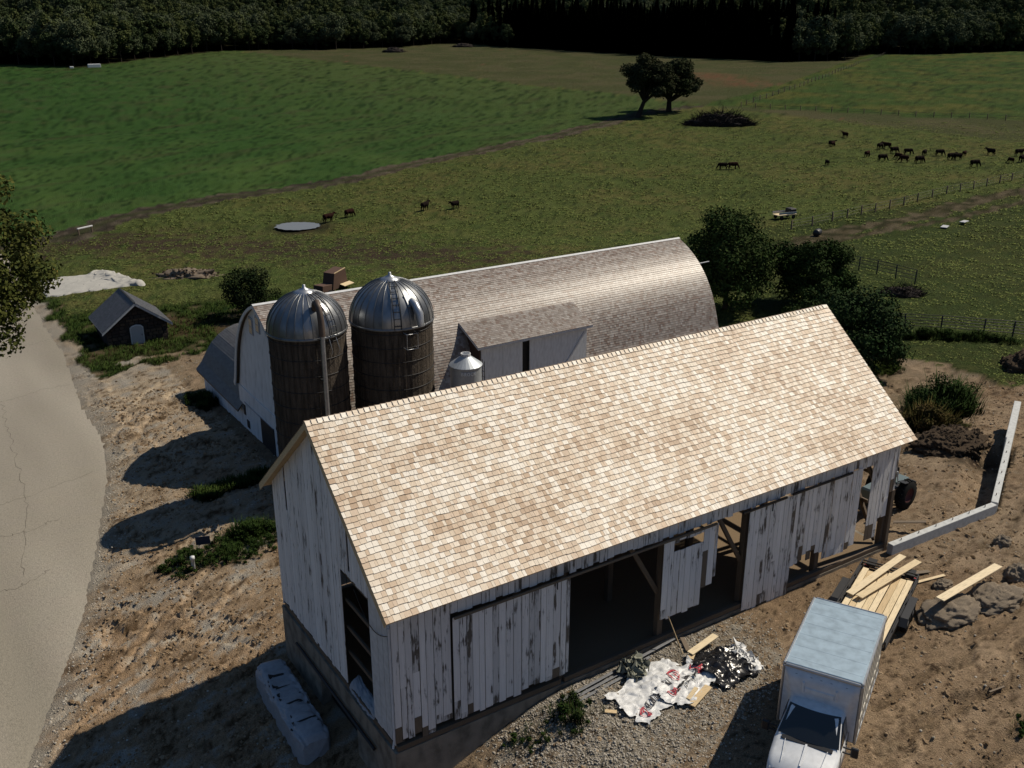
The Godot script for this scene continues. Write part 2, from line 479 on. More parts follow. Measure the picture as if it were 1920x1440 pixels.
# zone: 0 yard dirt, 1 rough grass, 2 green field, 3 pasture, 4 meadow, 5 field track, 6 wooded hill
func zone_of(x: float, z: float) -> int:
	var r := Vector2(x - CX, z - CZ).length()
	var nb := n_mid.get_noise_2d(x * 2.0, z * 2.0)
	if r < 78.0 or (x < 24.0 and x > -20.0 and z > -100.0 and r < 100.0 and x < lerp_tab(ROADZ, ROADX, z) + 2.0):
		var ex := lerp_tab(ROADZ, ROADX, z)
		if x < 24.0:
			if x < ex - 7.6: return 1
			if z > -46.3 + nb * 2.2:
				if pdist([Vector2(1.8, -20.9), Vector2(3.4, -21.2), Vector2(7.5, -21.0)], Vector2(x, z)) < 0.75 + nb * 0.9: return 1
				return 0
			if x < ex + 0.9 + nb * 1.3: return 0
			if absf(z + 48.0 + nb) < 0.45 and x > 3.2 and x < 9.0 + nb * 3.0: return 0
			return 1
		if z > -8.0 or (z > -21.0 + nb * 2.0 and x < 55.5 + nb * 3.0): return 0
		if r < 72.0: return 1
	if r < 300.0 and x > -8.0:
		var dt := pdist(TRACK, Vector2(x, z))
		if dt < 2.6 + nb * 1.4: return 5
		if x > 60.0 and pdist(TRACK_R, Vector2(x, z)) < 1.7 + nb * 1.5: return 5
		if x > 60.0 and pdist(TRACK_R2, Vector2(x, z)) < 0.8 + nb * 0.8: return 5
	if r > 400.0:
		var az := rad_to_deg(atan2(x - CX, -(z - CZ)))
		if r > forest_r(az) - 2.0: return 6
	if track_side(Vector2(x, z)) > 0.0:
		if x > 195.0 + nb * 10.0: return 3
		return 2
	if x > 196.0 and (z < -40.0) and pdist([Vector2(202, -181), Vector2(215, -150), Vector2(245, -80), Vector2(300, 60)], Vector2(x, z)) > 0.0 and (x - 202.0) > (z + 181.0) * 0.42: return 4
	if r < 92.0 and x < 24.0: return 1
	return 3

func mixc(a: Color, b: Color, t: float) -> Color:
	return a.lerp(b, clampf(t, 0.0, 1.0))

func ground_col(x: float, z: float, zone: int) -> Color:
	var p := Vector2(x, z)
	var b := n_big.get_noise_2d(x * 2.0, z * 2.0)
	var m := n_mid.get_noise_2d(x * 3.0 + 50.0, z * 3.0)
	var f := n_fine.get_noise_2d(x * 1.3, z * 1.3 + 30.0)
	var gt := n_grit.get_noise_2d(x + 7.0, z)
	var c := Color(0, 0, 0)
	match zone:
		0:
			if x < 6.0 and z < 4.0:
				var near := ss(-40, -6, z)
				c = mixc(Color(0.47, 0.385, 0.28), Color(0.31, 0.212, 0.13), near * 0.9 + b * 0.5)
				var q := p.rotated(0.13)
				var g := n_rut.get_noise_2d(q.x * 0.9 + 20.0, q.y * 2.2) + m * 0.7
				c = mixc(c, Color(0.35, 0.325, 0.28), (g + f * 0.4 + gt * 0.5 - 0.08) * 1.7)
				c = mixc(c, Color(0.10, 0.066, 0.038), (-g - gt * 0.8 - 0.2) * 1.8)
				var e := x - lerp_tab(ROADZ, ROADX, z)
				c = mixc(c, Color(0.33, 0.30, 0.25), (1.0 - e / 1.5) * (0.75 + m))
				c = mixc(c, c * 1.25, tyres(p).y * 0.7)
				if z < -43.0: c = mixc(c, Color(0.37, 0.34, 0.29), 0.5 + m)
			elif x < 24.2 and z > 4.0 or z > 9.0:
				c = mixc(Color(0.36, 0.272, 0.185), Color(0.265, 0.185, 0.115), 0.4 + b * 1.2 + m * 0.5)
				var gv := ss(2.0, 6.0, x) * (1.0 - ss(11.5, 16.0, x)) * (1.0 - ss(7.4, 10.5, z + (x - 10.0) * 0.25))
				c = mixc(c, Color(0.23, 0.205, 0.165), gv + m * 0.25)
				c = mixc(c, Color(0.085, 0.06, 0.04), (gt * 0.8 + f * 0.5 - 0.12) * 2.0)
				c = mixc(c, c * 0.75, tyres(p).y)
				if gv > 0.2: c = mixc(c, Color(0.34, 0.31, 0.26), (-f - 0.1) * 2.2)
			else:
				c = mixc(Color(0.36, 0.275, 0.19), Color(0.255, 0.178, 0.113), 0.4 + b * 1.3 + m * 0.8)
				c = mixc(c, Color(0.085, 0.06, 0.04), (gt * 0.8 + f * 0.5 - 0.14) * 2.0)
				c = mixc(c, Color(0.29, 0.235, 0.17), (-gt * 0.8 + m * 0.5 - 0.16) * 1.6)
				if z < -9.0: c = mixc(c, Color(0.27, 0.215, 0.15), 0.4 + m)
				c = mixc(c, c * 0.72, tyres(p).y)
				c = mixc(c, Color(0.045, 0.034, 0.025), 1.2 - p.distance_to(Vector2(36.3, -0.6)) / 2.6 + m * 0.6)
		1:
			c = mixc(Color(0.022, 0.046, 0.012), Color(0.055, 0.062, 0.022), 0.35 + m * 1.5 + b)
			c = mixc(c, Color(0.011, 0.026, 0.008), f * 1.6)
			c = mixc(c, Color(0.17, 0.13, 0.085), (m - 0.27) * 4.0)
			c = mixc(c, Color(0.085, 0.06, 0.034), (b - 0.15) * 2.5)
		2:
			var k := ss(95, 300, Vector2(x - CX, z - CZ).length())
			c = mixc(Color(0.074, 0.13, 0.036), Color(0.044, 0.098, 0.026), 0.3 + k * 0.8 + b * 1.0)
			c = mixc(c, Color(0.088, 0.122, 0.04), ss(40, 190, x) * 0.8)
			c = mixc(c, Color(0.065, 0.075, 0.032), (n_rut.get_noise_2d((x * 0.86 - z * 0.5) * 0.04, (z * 0.86 + x * 0.5) * 0.35) - 0.12) * 1.6)
			var ln := absf(fposmod(z * 0.86 + x * 0.5 + m * 3.0, 34.0) - 17.0)
			c = mixc(c, Color(0.06, 0.07, 0.032), (0.35 - ln) * 0.6)
			c = mixc(c, Color(0.012, 0.03, 0.008), f * 1.3)
		3:
			c = mixc(Color(0.098, 0.122, 0.038), Color(0.132, 0.128, 0.046), 0.3 + b * 1.8)
			c = mixc(c, Color(0.07, 0.102, 0.03), 0.1 - m * 1.6)
			c = mixc(c, Color(0.034, 0.045, 0.016), f * 1.5)
			if x < 60.0 and z > -104.0:
				var mud := 1.1 - pdist([Vector2(8, -102), Vector2(16, -96), Vector2(24, -88), Vector2(33, -78), Vector2(44, -66)], p) / 9.0
				c = mixc(c, Color(0.06, 0.046, 0.032), (mud + m * 1.6) * 0.85)
				c = mixc(c, Color(0.035, 0.026, 0.02), 1.35 - p.distance_to(Vector2(36.5, -95)) / 4.2)
			if x > 55.0 and z > -62.0:
				c = mixc(c, Color(0.036, 0.052, 0.018), 0.7)
				c = mixc(c, Color(0.08, 0.05, 0.034), 0.9 - p.distance_to(Vector2(118, -33)) / 9.0 + m)
			if x > 196.0:
				c = mixc(Color(0.075, 0.086, 0.036), Color(0.1, 0.096, 0.048), 0.4 + b * 2.0)
				c = mixc(c, Color(0.15, 0.09, 0.05), (1.2 - pdist([Vector2(285, -288), Vector2(262, -238), Vector2(275, -225)], p) / 16.0) * (0.7 + f))
		4:
			c = mixc(Color(0.058, 0.098, 0.026), Color(0.106, 0.114, 0.032), 0.3 + b * 2.0 + m * 0.6)
			c = mixc(c, Color(0.022, 0.036, 0.012), f * 1.2)
		5:
			c = mixc(Color(0.135, 0.115, 0.085), Color(0.07, 0.055, 0.04), 0.4 + m * 1.6 + f)
			if x < 60.0 or x > 150.0: c = mixc(c, Color(0.05, 0.043, 0.034), 0.55 + m)
			var dd := pdist(TRACK, p)
			if dd < 1.0: c = mixc(c, Color(0.05, 0.062, 0.024), 0.8 - dd * 0.6)
			if x > 60.0 and z > -70.0: c = mixc(Color(0.14, 0.115, 0.075), Color(0.05, 0.048, 0.025), 0.5 + m * 2.0)
		_:
			c = mixc(Color(0.016, 0.02, 0.008), Color(0.03, 0.026, 0.014), 0.5 + m)
	return c

func ground_y(x: float, z: float) -> float:
	return base_h(x, z) + relief(x, z, zone_of(x, z))

func build_ground() -> void:
	var azs: Array[float] = []
	var a := -130.0
	while a < 230.0:
		azs.append(a)
		a += 0.2 if a >= -6.0 and a < 72.0 else (2.0 if a > -30.0 and a < 96.0 else 6.0)
	azs.append(230.0)
	var rs: Array[float] = [0.0, 6.0, 12.0]
	var r := 16.0
	while r < 3200.0:
		rs.append(r)
		r *= 1.0052 if r < 82.0 else (1.011 if r < 260.0 else (1.02 if r < 900.0 else 1.12))
	var na := azs.size()
	var nr := rs.size()
	var P := PackedVector3Array()
	var K := PackedColorArray()
	var Z := PackedByteArray()
	P.resize(na * nr); K.resize(na * nr); Z.resize(na * nr)
	for j in nr:
		for i in na:
			var t := deg_to_rad(azs[i])
			var x := CX + sin(t) * rs[j]
			var z := CZ - cos(t) * rs[j]
			var zo := zone_of(x, z)
			var y := base_h(x, z) + relief(x, z, zo)
			var id := j * na + i
			P[id] = Vector3(x, y, z)
			Z[id] = zo
			K[id] = ground_col(x, z, zo)
	# smooth normals
	var N := PackedVector3Array()
	N.resize(na * nr)
	for j in nr:
		for i in na:
			var i0 := maxi(i - 1, 0)
			var i1 := mini(i + 1, na - 1)
			var j0 := maxi(j - 1, 0)
			var j1 := mini(j + 1, nr - 1)
			var n := (P[j1 * na + i] - P[j0 * na + i]).cross(P[j * na + i0] - P[j * na + i1])
			if n.length_squared() < 1e-12: n = Vector3.UP
			n = n.normalized()
			N[j * na + i] = n if n.y > 0 else -n
	var names := ["yard_ground", "rough_grass_ground", "green_field", "pasture", "meadow", "farm_track", "wooded_hillside"]
	var mats := [M.dirt, M.grass, M.field, M.field, M.field, M.dirt, M.field]
	for zid in names.size():
		var V := PackedVector3Array()
		var NN := PackedVector3Array()
		var C := PackedColorArray()
		var I := PackedInt32Array()
		var remap := PackedInt32Array()
		remap.resize(na * nr)
		remap.fill(-1)
		for j in nr - 1:
			for i in na - 1:
				if Z[j * na + i] != zid: continue
				var q := [j * na + i, j * na + i + 1, (j + 1) * na + i + 1, (j + 1) * na + i]
				for w in 4:
					if remap[q[w]] < 0:
						remap[q[w]] = V.size()
						V.append(P[q[w]]); NN.append(N[q[w]]); C.append(K[q[w]])
				I.append(remap[q[0]]); I.append(remap[q[3]]); I.append(remap[q[2]])
				I.append(remap[q[0]]); I.append(remap[q[2]]); I.append(remap[q[1]])
		if I.is_empty(): continue
		var arr := []
		arr.resize(Mesh.ARRAY_MAX)
		arr[Mesh.ARRAY_VERTEX] = V
		arr[Mesh.ARRAY_NORMAL] = NN
		arr[Mesh.ARRAY_COLOR] = C
		arr[Mesh.ARRAY_INDEX] = I
		var me := ArrayMesh.new()
		me.add_surface_from_arrays(Mesh.PRIMITIVE_TRIANGLES, arr)
		struct(names[zid], me, mats[zid])

func build_road() -> void:
	var st := mk()
	st.set_smooth_group(1)
	var rows := []
	var z := 24.0
	while z > -100.0:
		var ex := lerp_tab(ROADZ, ROADX, z)
		var ed := ex + n_fine.get_noise_2d(z * 2.0, 3.0) * 0.25 + n_mid.get_noise_2d(z * 2.0, 9.0) * 0.3
		var row := []
		for k in 13:
			var x := lerpf(ed, ex - 7.4, k / 12.0)
			row.append(Vector3(x, base_h(x, z) + (0.012 if k > 0 else -0.03) + 0.05 * sin(PI * k / 12.0), z))
		rows.append(row)
		z -= 0.5
	for j in rows.size() - 1:
		for k in 12:
			var cs := []
			for v in [rows[j][k], rows[j][k + 1], rows[j + 1][k + 1], rows[j + 1][k]]:
				var nn := n_big.get_noise_2d(v.x * 6.0, v.z * 1.2)
				cs.append(mixc(Color(0.33, 0.30, 0.245), Color(0.25, 0.225, 0.18), 0.45 + nn * 1.6 + 0.5 * ss(-20, 0, v.z)))
			var ps := [rows[j][k], rows[j][k + 1], rows[j + 1][k + 1], rows[j + 1][k]]
			for w in [0, 1, 2, 0, 2, 3]:
				st.set_color(cs[w]); st.add_vertex(ps[w])
	struct("road", fin(st), M.road)
	# cracks across and along the slab: thin raised tar and open joints
	var ck := mk()
	var cracks := [[Vector2(-6.7, -45.8), Vector2(-4.5, -45.4), Vector2(-2.2, -45.7), Vector2(-0.6, -45.2)], [Vector2(-6.4, -57.6), Vector2(-3.0, -57.2), Vector2(0.2, -57.5)], [Vector2(-9.0, -28.0), Vector2(-6.0, -27.6), Vector2(-2.4, -28.1)], [Vector2(-5.2, -45), Vector2(-5.6, -38), Vector2(-5.9, -30), Vector2(-6.6, -24), Vector2(-7.5, -19)], [Vector2(-8.2, -24), Vector2(-6.6, -23.2), Vector2(-5.0, -23.6)], [Vector2(-9.3, -18.4), Vector2(-7.7, -17.9), Vector2(-6.2, -18.6)]]
	for c in cracks:
		for i in c.size() - 1:
			for s in 12:
				var a: Vector2 = c[i].lerp(c[i + 1], s / 12.0)
				var b: Vector2 = c[i].lerp(c[i + 1], (s + 1) / 12.0)
				a += Vector2(n_fine.get_noise_2d(a.x * 2, a.y * 2), n_fine.get_noise_2d(a.y * 2, a.x * 2)) * 0.3
				b += Vector2(n_fine.get_noise_2d(b.x * 2, b.y * 2), n_fine.get_noise_2d(b.y * 2, b.x * 2)) * 0.3
				var d := (b - a).normalized().orthogonal() * (0.009 + 0.007 * n_fine.get_noise_2d(a.x * 5, a.y))
				var pts := []
				for v in [a + d, a - d, b - d, b + d]:
					var ex := lerp_tab(ROADZ, ROADX, v.y)
					var t := clampf((ex - v.x) / 7.4, 0.0, 1.0)
					pts.append(Vector3(v.x, base_h(v.x, v.y) + 0.018 + 0.05 * sin(PI * t), v.y))
				quad(ck, pts[0], pts[1], pts[2], pts[3])
	var cm := part("road_cracks", fin(ck), mat(lin(0.11, 0.098, 0.08), 0.95))
	cm.set_meta("kind", "structure")

# ---------------------------------------------------------------- shingles
# one tapered shingle: local x across (0..w), y up the slope, z out of the roof
func shingle_into(st: SurfaceTool, xf: Transform3D, w: float, length: float, butt: float, col: Color, uo: Vector2, ends := true) -> void:
	var p := [Vector3(0, 0, 0), Vector3(w, 0, 0), Vector3(0, 0, butt), Vector3(w, 0, butt), Vector3(0, length, 0.002), Vector3(w, length, 0.002)]
	for i in 6: p[i] = xf * (p[i] as Vector3)
	var uvs := [Vector2(0, 0), Vector2(w * 2.4, 0), Vector2(0, 0.02), Vector2(w * 2.4, 0.02), Vector2(0, length * 0.25), Vector2(w * 2.4, length * 0.25)]
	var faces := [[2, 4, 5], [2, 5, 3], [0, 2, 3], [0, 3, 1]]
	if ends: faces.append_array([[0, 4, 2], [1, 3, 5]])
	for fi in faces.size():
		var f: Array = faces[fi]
		st.set_color(col if fi < 2 else Color(col.r * 0.3, col.g * 0.24, col.b * 0.2))     # butts and sides: end grain tone, with course shadow painted in
		for k in f:
			st.set_uv((uvs[k] as Vector2) + uo)
			st.add_vertex(p[k])

func pick_tone(pal: Array, x: float, y: float) -> int:
	var v := n_mid.get_noise_2d(x * 1.6, y * 3.0) * 0.55 + 0.06 + rr(-0.6, 0.6)
	if v > 0.42: return 3
	if v > 0.16: return 1
	if v > -0.06: return 5 if rng.randf() < 0.6 else 0
	if v > -0.26: return 0 if rng.randf() < 0.5 else 6
	if v > -0.52: return 2 if rng.randf() < 0.6 else 6
	return 4

const SL := 6.897
func build_barn() -> void:
	var b := thing("old_barn", "long gabled barn with new pale cedar shingle roof over peeling white board walls", "barn")
	var up := Vector3(0, 4.39, -5.32) / SL
	var nm := Vector3(0, 5.32, 4.39) / SL
	# roof: courses of shingles, the 300 nearest as parts, the rest joined
	var near_list := []
	var all := []
	var rows := 36
	var ex := SL / rows
	for r in rows:
		var x := 0.0
		while x < 23.98:
			var w := rr(0.085, 0.25)
			if 24.0 - x - w < 0.1: w = 24.0 - x
			var s := r * ex + rr(-0.008, 0.008) + 0.034 * n_fine.get_noise_2d(x * 0.8, r * 7.0)
			if r == 0: s = -0.03
			var o := Vector3(x, 5.6, 5.32) + up * s + nm * 0.003
			var ln := minf(ex * 1.9, SL - s)
			all.append([o.distance_squared_to(Vector3(CX, CY, CZ)), o, w, pick_tone([], x, r * ex), rr(-0.02, 0.02), ln])
			x += w
	for q in all: near_list.append(q[0])
	near_list.sort()
	var lim: float = near_list[300]
	var pal := cedar_palette()
	var variants := []
	for k in 5:
		var vs := mk()
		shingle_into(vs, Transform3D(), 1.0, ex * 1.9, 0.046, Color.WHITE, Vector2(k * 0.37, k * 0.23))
		variants.append(fin(vs))
	var st := mk()
	var k := 0
	for q in all:
		var o: Vector3 = q[1]
		var w: float = q[2] - 0.007
		var bas := Basis(Vector3.RIGHT, up, nm).rotated(nm, 0.0)
		bas = Basis(Vector3.RIGHT.rotated(nm, q[4]), up.rotated(nm, q[4]), nm)
		if q[0] < lim:
			var m := part("shingle", variants[k % 5], M.cedar_tones[q[3]], b)
			m.transform = Transform3D(Basis(bas.x * w, bas.y * (q[5] / (ex * 1.9)), bas.z), o)
			k += 1
		else:
			var c: Color = pal[q[3]]
			var j := rr(0.93, 1.06)
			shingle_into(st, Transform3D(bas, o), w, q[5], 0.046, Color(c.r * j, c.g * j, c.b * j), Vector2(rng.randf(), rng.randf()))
	# far slope, seen only from its edge
	var up2 := Vector3(up.x, up.y, -up.z)
	var nm2 := Vector3(nm.x, nm.y, -nm.z)
	for r in rows:
		var x := 0.0
		while x < 23.9:
			var w := minf(rr(0.3, 0.7), 24.0 - x)
			var bas := Basis(Vector3.LEFT, up2, nm2)
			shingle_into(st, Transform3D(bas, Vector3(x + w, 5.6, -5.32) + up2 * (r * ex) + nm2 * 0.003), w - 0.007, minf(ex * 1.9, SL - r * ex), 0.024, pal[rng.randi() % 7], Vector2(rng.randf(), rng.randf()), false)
			x += w
	obj("shingles", st, M.cedar, b).set_meta("kind", "stuff")
	# ridge caps
	var caps := []
	for v in 3:
		var cs := mk()
		var t := 0.02
		for sg in [-1.0, 1.0]:
			var d := Vector3(0, -0.636, 0.771 * sg)
			var n2 := Vector3(0, 0.771, 0.636 * sg)
			shingle_into(cs, Transform3D(Basis(d * (1.0 if sg > 0 else -1.0), Vector3.RIGHT, n2 * 1.0), (Vector3.ZERO if sg > 0 else d * 0.17) + n2 * 0.0), 0.17, 0.34, 0.05, Color.WHITE, Vector2(v * 0.3, v * 0.2 + t))
		caps.append(fin(cs))
	for i in 118:
		var m := part("ridge_cap", caps[i % 3], M.cedar_tones[[1, 3, 1, 5, 3][rng.randi() % 5]], b)
		m.position = Vector3(i * 0.2025 + 0.0, 10.0 + rr(-0.004, 0.004), 0)
	# deck, barge boards, fascia
	var dk := mk()
	prism(dk, Vector3(0.03, 0, 0), Vector3.BACK, Vector3.UP, Vector3.RIGHT, PackedVector2Array([Vector2(5.30, 5.585), Vector2(0, 9.975), Vector2(0, 9.82), Vector2(5.24, 5.49)]), 23.94)
	prism(dk, Vector3(0.03, 0, 0), Vector3.BACK, Vector3.UP, Vector3.RIGHT, PackedVector2Array([Vector2(-5.30, 5.585), Vector2(-5.24, 5.49), Vector2(0, 9.82), Vector2(0, 9.975)]), 23.94)
	obj("roof_deck", dk, M.lumber[3], b)
	for sg in [-1.0, 1.0]:
		for x in [0.0, 23.975]:
			var bb := mk()
			prism(bb, Vector3(x, 0, 0), Vector3.BACK * sg, Vector3.UP, Vector3.RIGHT, PackedVector2Array([Vector2(5.32, 5.585), Vector2(0, 9.976), Vector2(0, 9.74), Vector2(5.22, 5.40)]), 0.025)
			obj("barge_board", bb, M.lumber[1], b)
	var ra := mk()
	var rx := 0.5
	while rx < 23.8:
		for sg in [-1.0, 1.0]:
			beam(ra, Vector3(rx, 5.42, 5.1 * sg), Vector3(rx, 9.68, 0.05 * sg), 0.06, 0.14)
		rx += 0.62
	obj("rafters", ra, M.timber, b)

	# ---- front wall boards
	var bd := func(x0: float, x1: float, y0: float, y1: float, z: float, m: Material, called := "wall_board") -> void:
		var s := mk()
		box(s, Vector3((x0 + x1) * 0.5, (y0 + y1) * 0.5, z), Vector3(x1 - x0, y1 - y0, 0.024))
		obj(called, s, m, b)
	var x := 0.37
	var nb := 0
	var run := func(xa: float, xb: float, top: float, bots: Array, z: float, called: String) -> void:
		var xx := xa
		while xx < xb - 0.03:
			var w := rr(0.2, 0.32)
			if xb - xx - w < 0.12: w = xb - xx
			var bot := 0.9
			for q in bots:
				if xx + w * 0.5 >= q[0]: bot = q[1]
			bot += rr(-0.06, 0.06)
			var zz := z + rr(-0.01, 0.01)
			var m: Material = M.paint[rng.randi() % 5]
			if top - bot > 2.0 and rng.randf() < 0.35:
				# worn bottom end, bare to the wood
				var wb := rr(0.15, 0.7)
				bd.call(xx, xx + w - 0.018, bot, bot + wb, zz, M.paint[4] if rng.randf() < 0.55 else M.bare, called)
				bot += wb + 0.004
			if rng.randf() < 0.09 and top - bot > 2.0:
				var cut := bot + rr(0.9, 2.2)
				bd.call(xx, xx + w - rr(0.008, 0.02), cut + 0.01, top + rr(-0.02, 0.02), zz, m, called)
				bd.call(xx + rr(0, 0.02), xx + w - 0.02, bot, cut, zz - 0.012, M.paint[rng.randi() % 4] if rng.randf() < 0.6 else M.bare, called)
			else:
				bd.call(xx, xx + w - rr(0.012, 0.028), bot, top + rr(-0.02, 0.02), zz, m, called)
			xx += w
	run.call(0.36, 2.38, 5.30, [[0.3, 0.86], [1.3, 0.5], [1.9, 0.9]], 4.85, "wall_board")
	run.call(2.40, 6.84, 4.70, [[2.3, 0.88], [4.8, 1.0], [6.0, 0.95]], 4.95, "door_board")
	run.call(2.38, 23.3, 5.30, [[2, 4.78]], 4.86, "header_board")
	run.call(10.88, 11.36, 4.72, [[10, 1.5]], 4.96, "door_board")
	run.call(11.36, 12.76, 4.17, [[10, 1.5]], 4.96, "door_board")
	run.call(11.36, 12.76, 4.72, [[10, 4.52]], 4.96, "door_board")
	run.call(12.76, 13.46, 4.72, [[12, 2.2], [13.2, 2.5]], 4.96, "door_board")
	run.call(15.05, 17.55, 4.74, [[15, 0.38], [16.4, 0.22]], 4.95, "door_board")
	run.call(17.55, 21.40, 4.80, [[17, 1.52], [18.2, 1.75], [18.5, 1.55], [18.7, 1.85], [18.95, 1.6], [19.55, 1.2], [21, 1.3]], 4.90, "wall_board")
	run.call(22.10, 23.70, 5.25, [[22, 1.28], [22.85, 2.05], [23.2, 2.1], [23.4, 3.2]], 4.87, "wall_board")
	for t in [[2.42, 13.3, 4.73], [14.6, 16.9, 4.78], [17.2, 20.6, 4.83]]:
		var s := mk()
		beam(s, Vector3(t[0], t[2], 5.02), Vector3(t[1], t[2] + 0.02, 5.02), 0.07, 0.09, 0.01)
		obj("door_track", s, M.black_metal if t[0] > 14.0 else M.bare, b)
	for t in [[11.9, 4.4], [3.0, 4.4], [6.3, 4.4], [16.2, 4.4]]:
		var s := mk()
		beam(s, Vector3(t[0], t[1], 4.985), Vector3(t[0], 4.74, 4.99), 0.05, 0.012)
		obj("door_hanger", s, M.black_metal, b)
	# ---- gable boards (west end), sloped tops
	var z := -4.84
	while z < 4.83:
		var w := rr(0.17, 0.27)
		if z > 3.36: w = 0.36
		for stop in [-3.49, -3.36, 1.24, 1.93, 2.06, 3.36]:
			if z < stop - 0.03 and z + w > stop - 0.02: w = stop - z
		if 4.84 - z - w < 0.1: w = 4.84 - z
		var zc := z + w * 0.5
		var y0 := 0.78 + rr(-0.05, 0.07)
		var spans := []
		var t0 := 9.80 - absf(z) * 0.8252
		var t1 := 9.80 - absf(z + w) * 0.8252
		if zc > -3.49 and zc < -3.36: spans = [[y0, 5.25], [6.9, 0.0]]
		elif zc > 1.24 and zc < 3.36:
			spans = [[5.27 + rr(-0.03, 0.03), 0.0]]
			if zc > 1.93 and zc < 2.06: spans = [[5.27, 5.5], [7.05, 0.0]]
		else: spans = [[y0, 0.0]]
		for s in spans:
			var sp := mk()
			var g := rr(0.010, 0.028)
			var a0: float = t0 if s[1] == 0.0 else s[1]
			var a1: float = t1 if s[1] == 0.0 else s[1]
			if minf(a0, a1) > s[0] + 0.05:
				prism(sp, Vector3(0.34 + rr(-0.006, 0.006), 0, 0), Vector3.BACK, Vector3.UP, Vector3.RIGHT, PackedVector2Array([Vector2(z, s[0]), Vector2(z, a0), Vector2(z + w - g, a1), Vector2(z + w - g, s[0])]), 0.024)
				obj("gable_board", sp, M.paint[rng.randi() % 4] if zc < 3.4 else M.white, b)
		z += w
	var cb := mk()
	box(cb, Vector3(0.325, 2.95, 4.80), Vector3(0.02, 4.3, 0.12))
	obj("corner_board", cb, M.white, b)
	var ds := mk()
	tube(ds, [Vector3(0.27, 5.1, 4.9), Vector3(0.27, 1.0, 4.9), Vector3(0.2, 0.78, 4.95)], [0.035], 8)
	obj("downspout", ds, M.white, b)
	var cbl := mk()
	var cp := []
	for i in 10:
		var t := i / 9.0
		cp.append(Vector3(0.3, lerpf(5.1, 4.75, t) - 0.7 * sin(PI * t) * 0.8, lerpf(2.4, 4.8, t)))
	tube(cbl, cp, [0.012], 5)
	obj("cable", cbl, M.dark, b)
	# girts seen in the gable opening
	for y in [1.9, 2.9, 3.95]:
		var s := mk()
		beam(s, Vector3(0.55, y, 1.1), Vector3(0.55, y - 0.02, 3.5), 0.09, 0.13, 0.01)
		obj("girt", s, M.timber, b)
	# ---- back and east walls
	var bw := mk()
	box(bw, Vector3(12.0, 3.0, -4.85), Vector3(23.3, 4.9, 0.03))
	obj("rear_wall", bw, M.paint[0], b)
	var zz2 := -4.8
	while zz2 < 4.6:
		var w := rr(0.2, 0.3)
		var s := mk()
		var t0 := 9.78 - absf(zz2) * 0.8252
		var t1 := 9.78 - absf(zz2 + w) * 0.8252
		var y0 := 7.6 if absf(zz2) < 1.9 else (maxf(t0, t1) + 1.0)
		if zz2 < -3.6: y0 = 0.8
		if minf(t0, t1) > y0:
			prism(s, Vector3(23.66, 0, 0), Vector3.BACK, Vector3.UP, Vector3.RIGHT, PackedVector2Array([Vector2(zz2, y0), Vector2(zz2, t0), Vector2(zz2 + w - 0.012, t1), Vector2(zz2 + w - 0.012, y0)]), 0.024)
			obj("gable_board", s, M.paint[rng.randi() % 4], b)
		zz2 += w
	# ---- timber frame
	var tim := func(called: String, a: Vector3, c: Vector3, w: float, h: float) -> void:
		var s := mk()
		beam(s, a, c, w, h, 0.012)
		obj(called, s, M.timber, b)
	for px in [0.62, 6.72, 11.1, 15.2, 19.4, 23.5]:
		for pz in [-4.6, -1.7, 1.7, 4.62]:
			if px == 0.62 and pz == 1.7: continue
			tim.call("post", Vector3(px, 0.5, pz), Vector3(px, 5.3 if absf(pz) > 3 else 8.0, pz), 0.24, 0.24)
		tim.call("tie_beam", Vector3(px, 5.0, -4.7), Vector3(px, 5.0, 4.7), 0.2, 0.24)
		if px > 5.0:
			tim.call("brace", Vector3(px - 1.45, 4.7, 4.6), Vector3(px - 0.1, 2.45, 4.6), 0.12, 0.16)
			tim.call("brace", Vector3(px, 3.6, 1.7), Vector3(px, 4.9, 3.2), 0.12, 0.14)
			tim.call("brace", Vector3(px, 3.6, -1.7), Vector3(px, 4.9, -3.2), 0.12, 0.14)
	for pz in [-4.6, 4.62]: tim.call("wall_plate", Vector3(0.5, 5.2, pz), Vector3(23.6, 5.2, pz), 0.22, 0.24)
	for pz in [-1.7, 1.7]: tim.call("purlin", Vector3(0.5, 8.1, pz), Vector3(23.6, 8.1, pz), 0.2, 0.22)
	for y in [2.2, 3.6, 6.4]: tim.call("girt", Vector3(23.52, y, -3.8), Vector3(23.52, y, 3.8), 0.1, 0.16)
	tim.call("brace", Vector3(23.5, 0.6, -1.6), Vector3(23.5, 4.9, 1.4), 0.14, 0.16)
	tim.call("brace", Vector3(23.5, 0.6, 4.4), Vector3(23.5, 4.9, 1.8), 0.14, 0.16)
	tim.call("brace", Vector3(19.4, 2.4, -4.4), Vector3(19.4, 4.9, -2.2), 0.14, 0.16)
	tim.call("corner_post", Vector3(23.62, 0.3, 4.78), Vector3(23.62, 3.2, 4.78), 0.26, 0.2)
	for q in [[0.4, 6.6], [6.75, 15.1], [15.2, 23.7]]:
		tim.call("sill_beam", Vector3(q[0], 0.58, 4.78), Vector3(q[1], 0.58, 4.78), 0.2, 0.2)
	tim.call("sill_beam", Vector3(0.46, 0.6, -4.7), Vector3(0.46, 0.6, 4.66), 0.2, 0.2)
	var fl := mk()
	box(fl, Vector3(12.0, 0.42, 0), Vector3(23.2, 0.12, 9.3))
	obj("barn_floor", fl, M.dirt_floor, b)
	# ---- foundation with the sliding door in the west wall
	var fo := mk()
	box(fo, Vector3(12.05, -1.05, 4.72), Vector3(23.5, 3.04, 0.36))
	box(fo, Vector3(12.05, -1.05, -4.72), Vector3(23.5, 3.04, 0.36))
	box(fo, Vector3(23.62, -1.05, 0), Vector3(0.36, 3.0, 9.06))
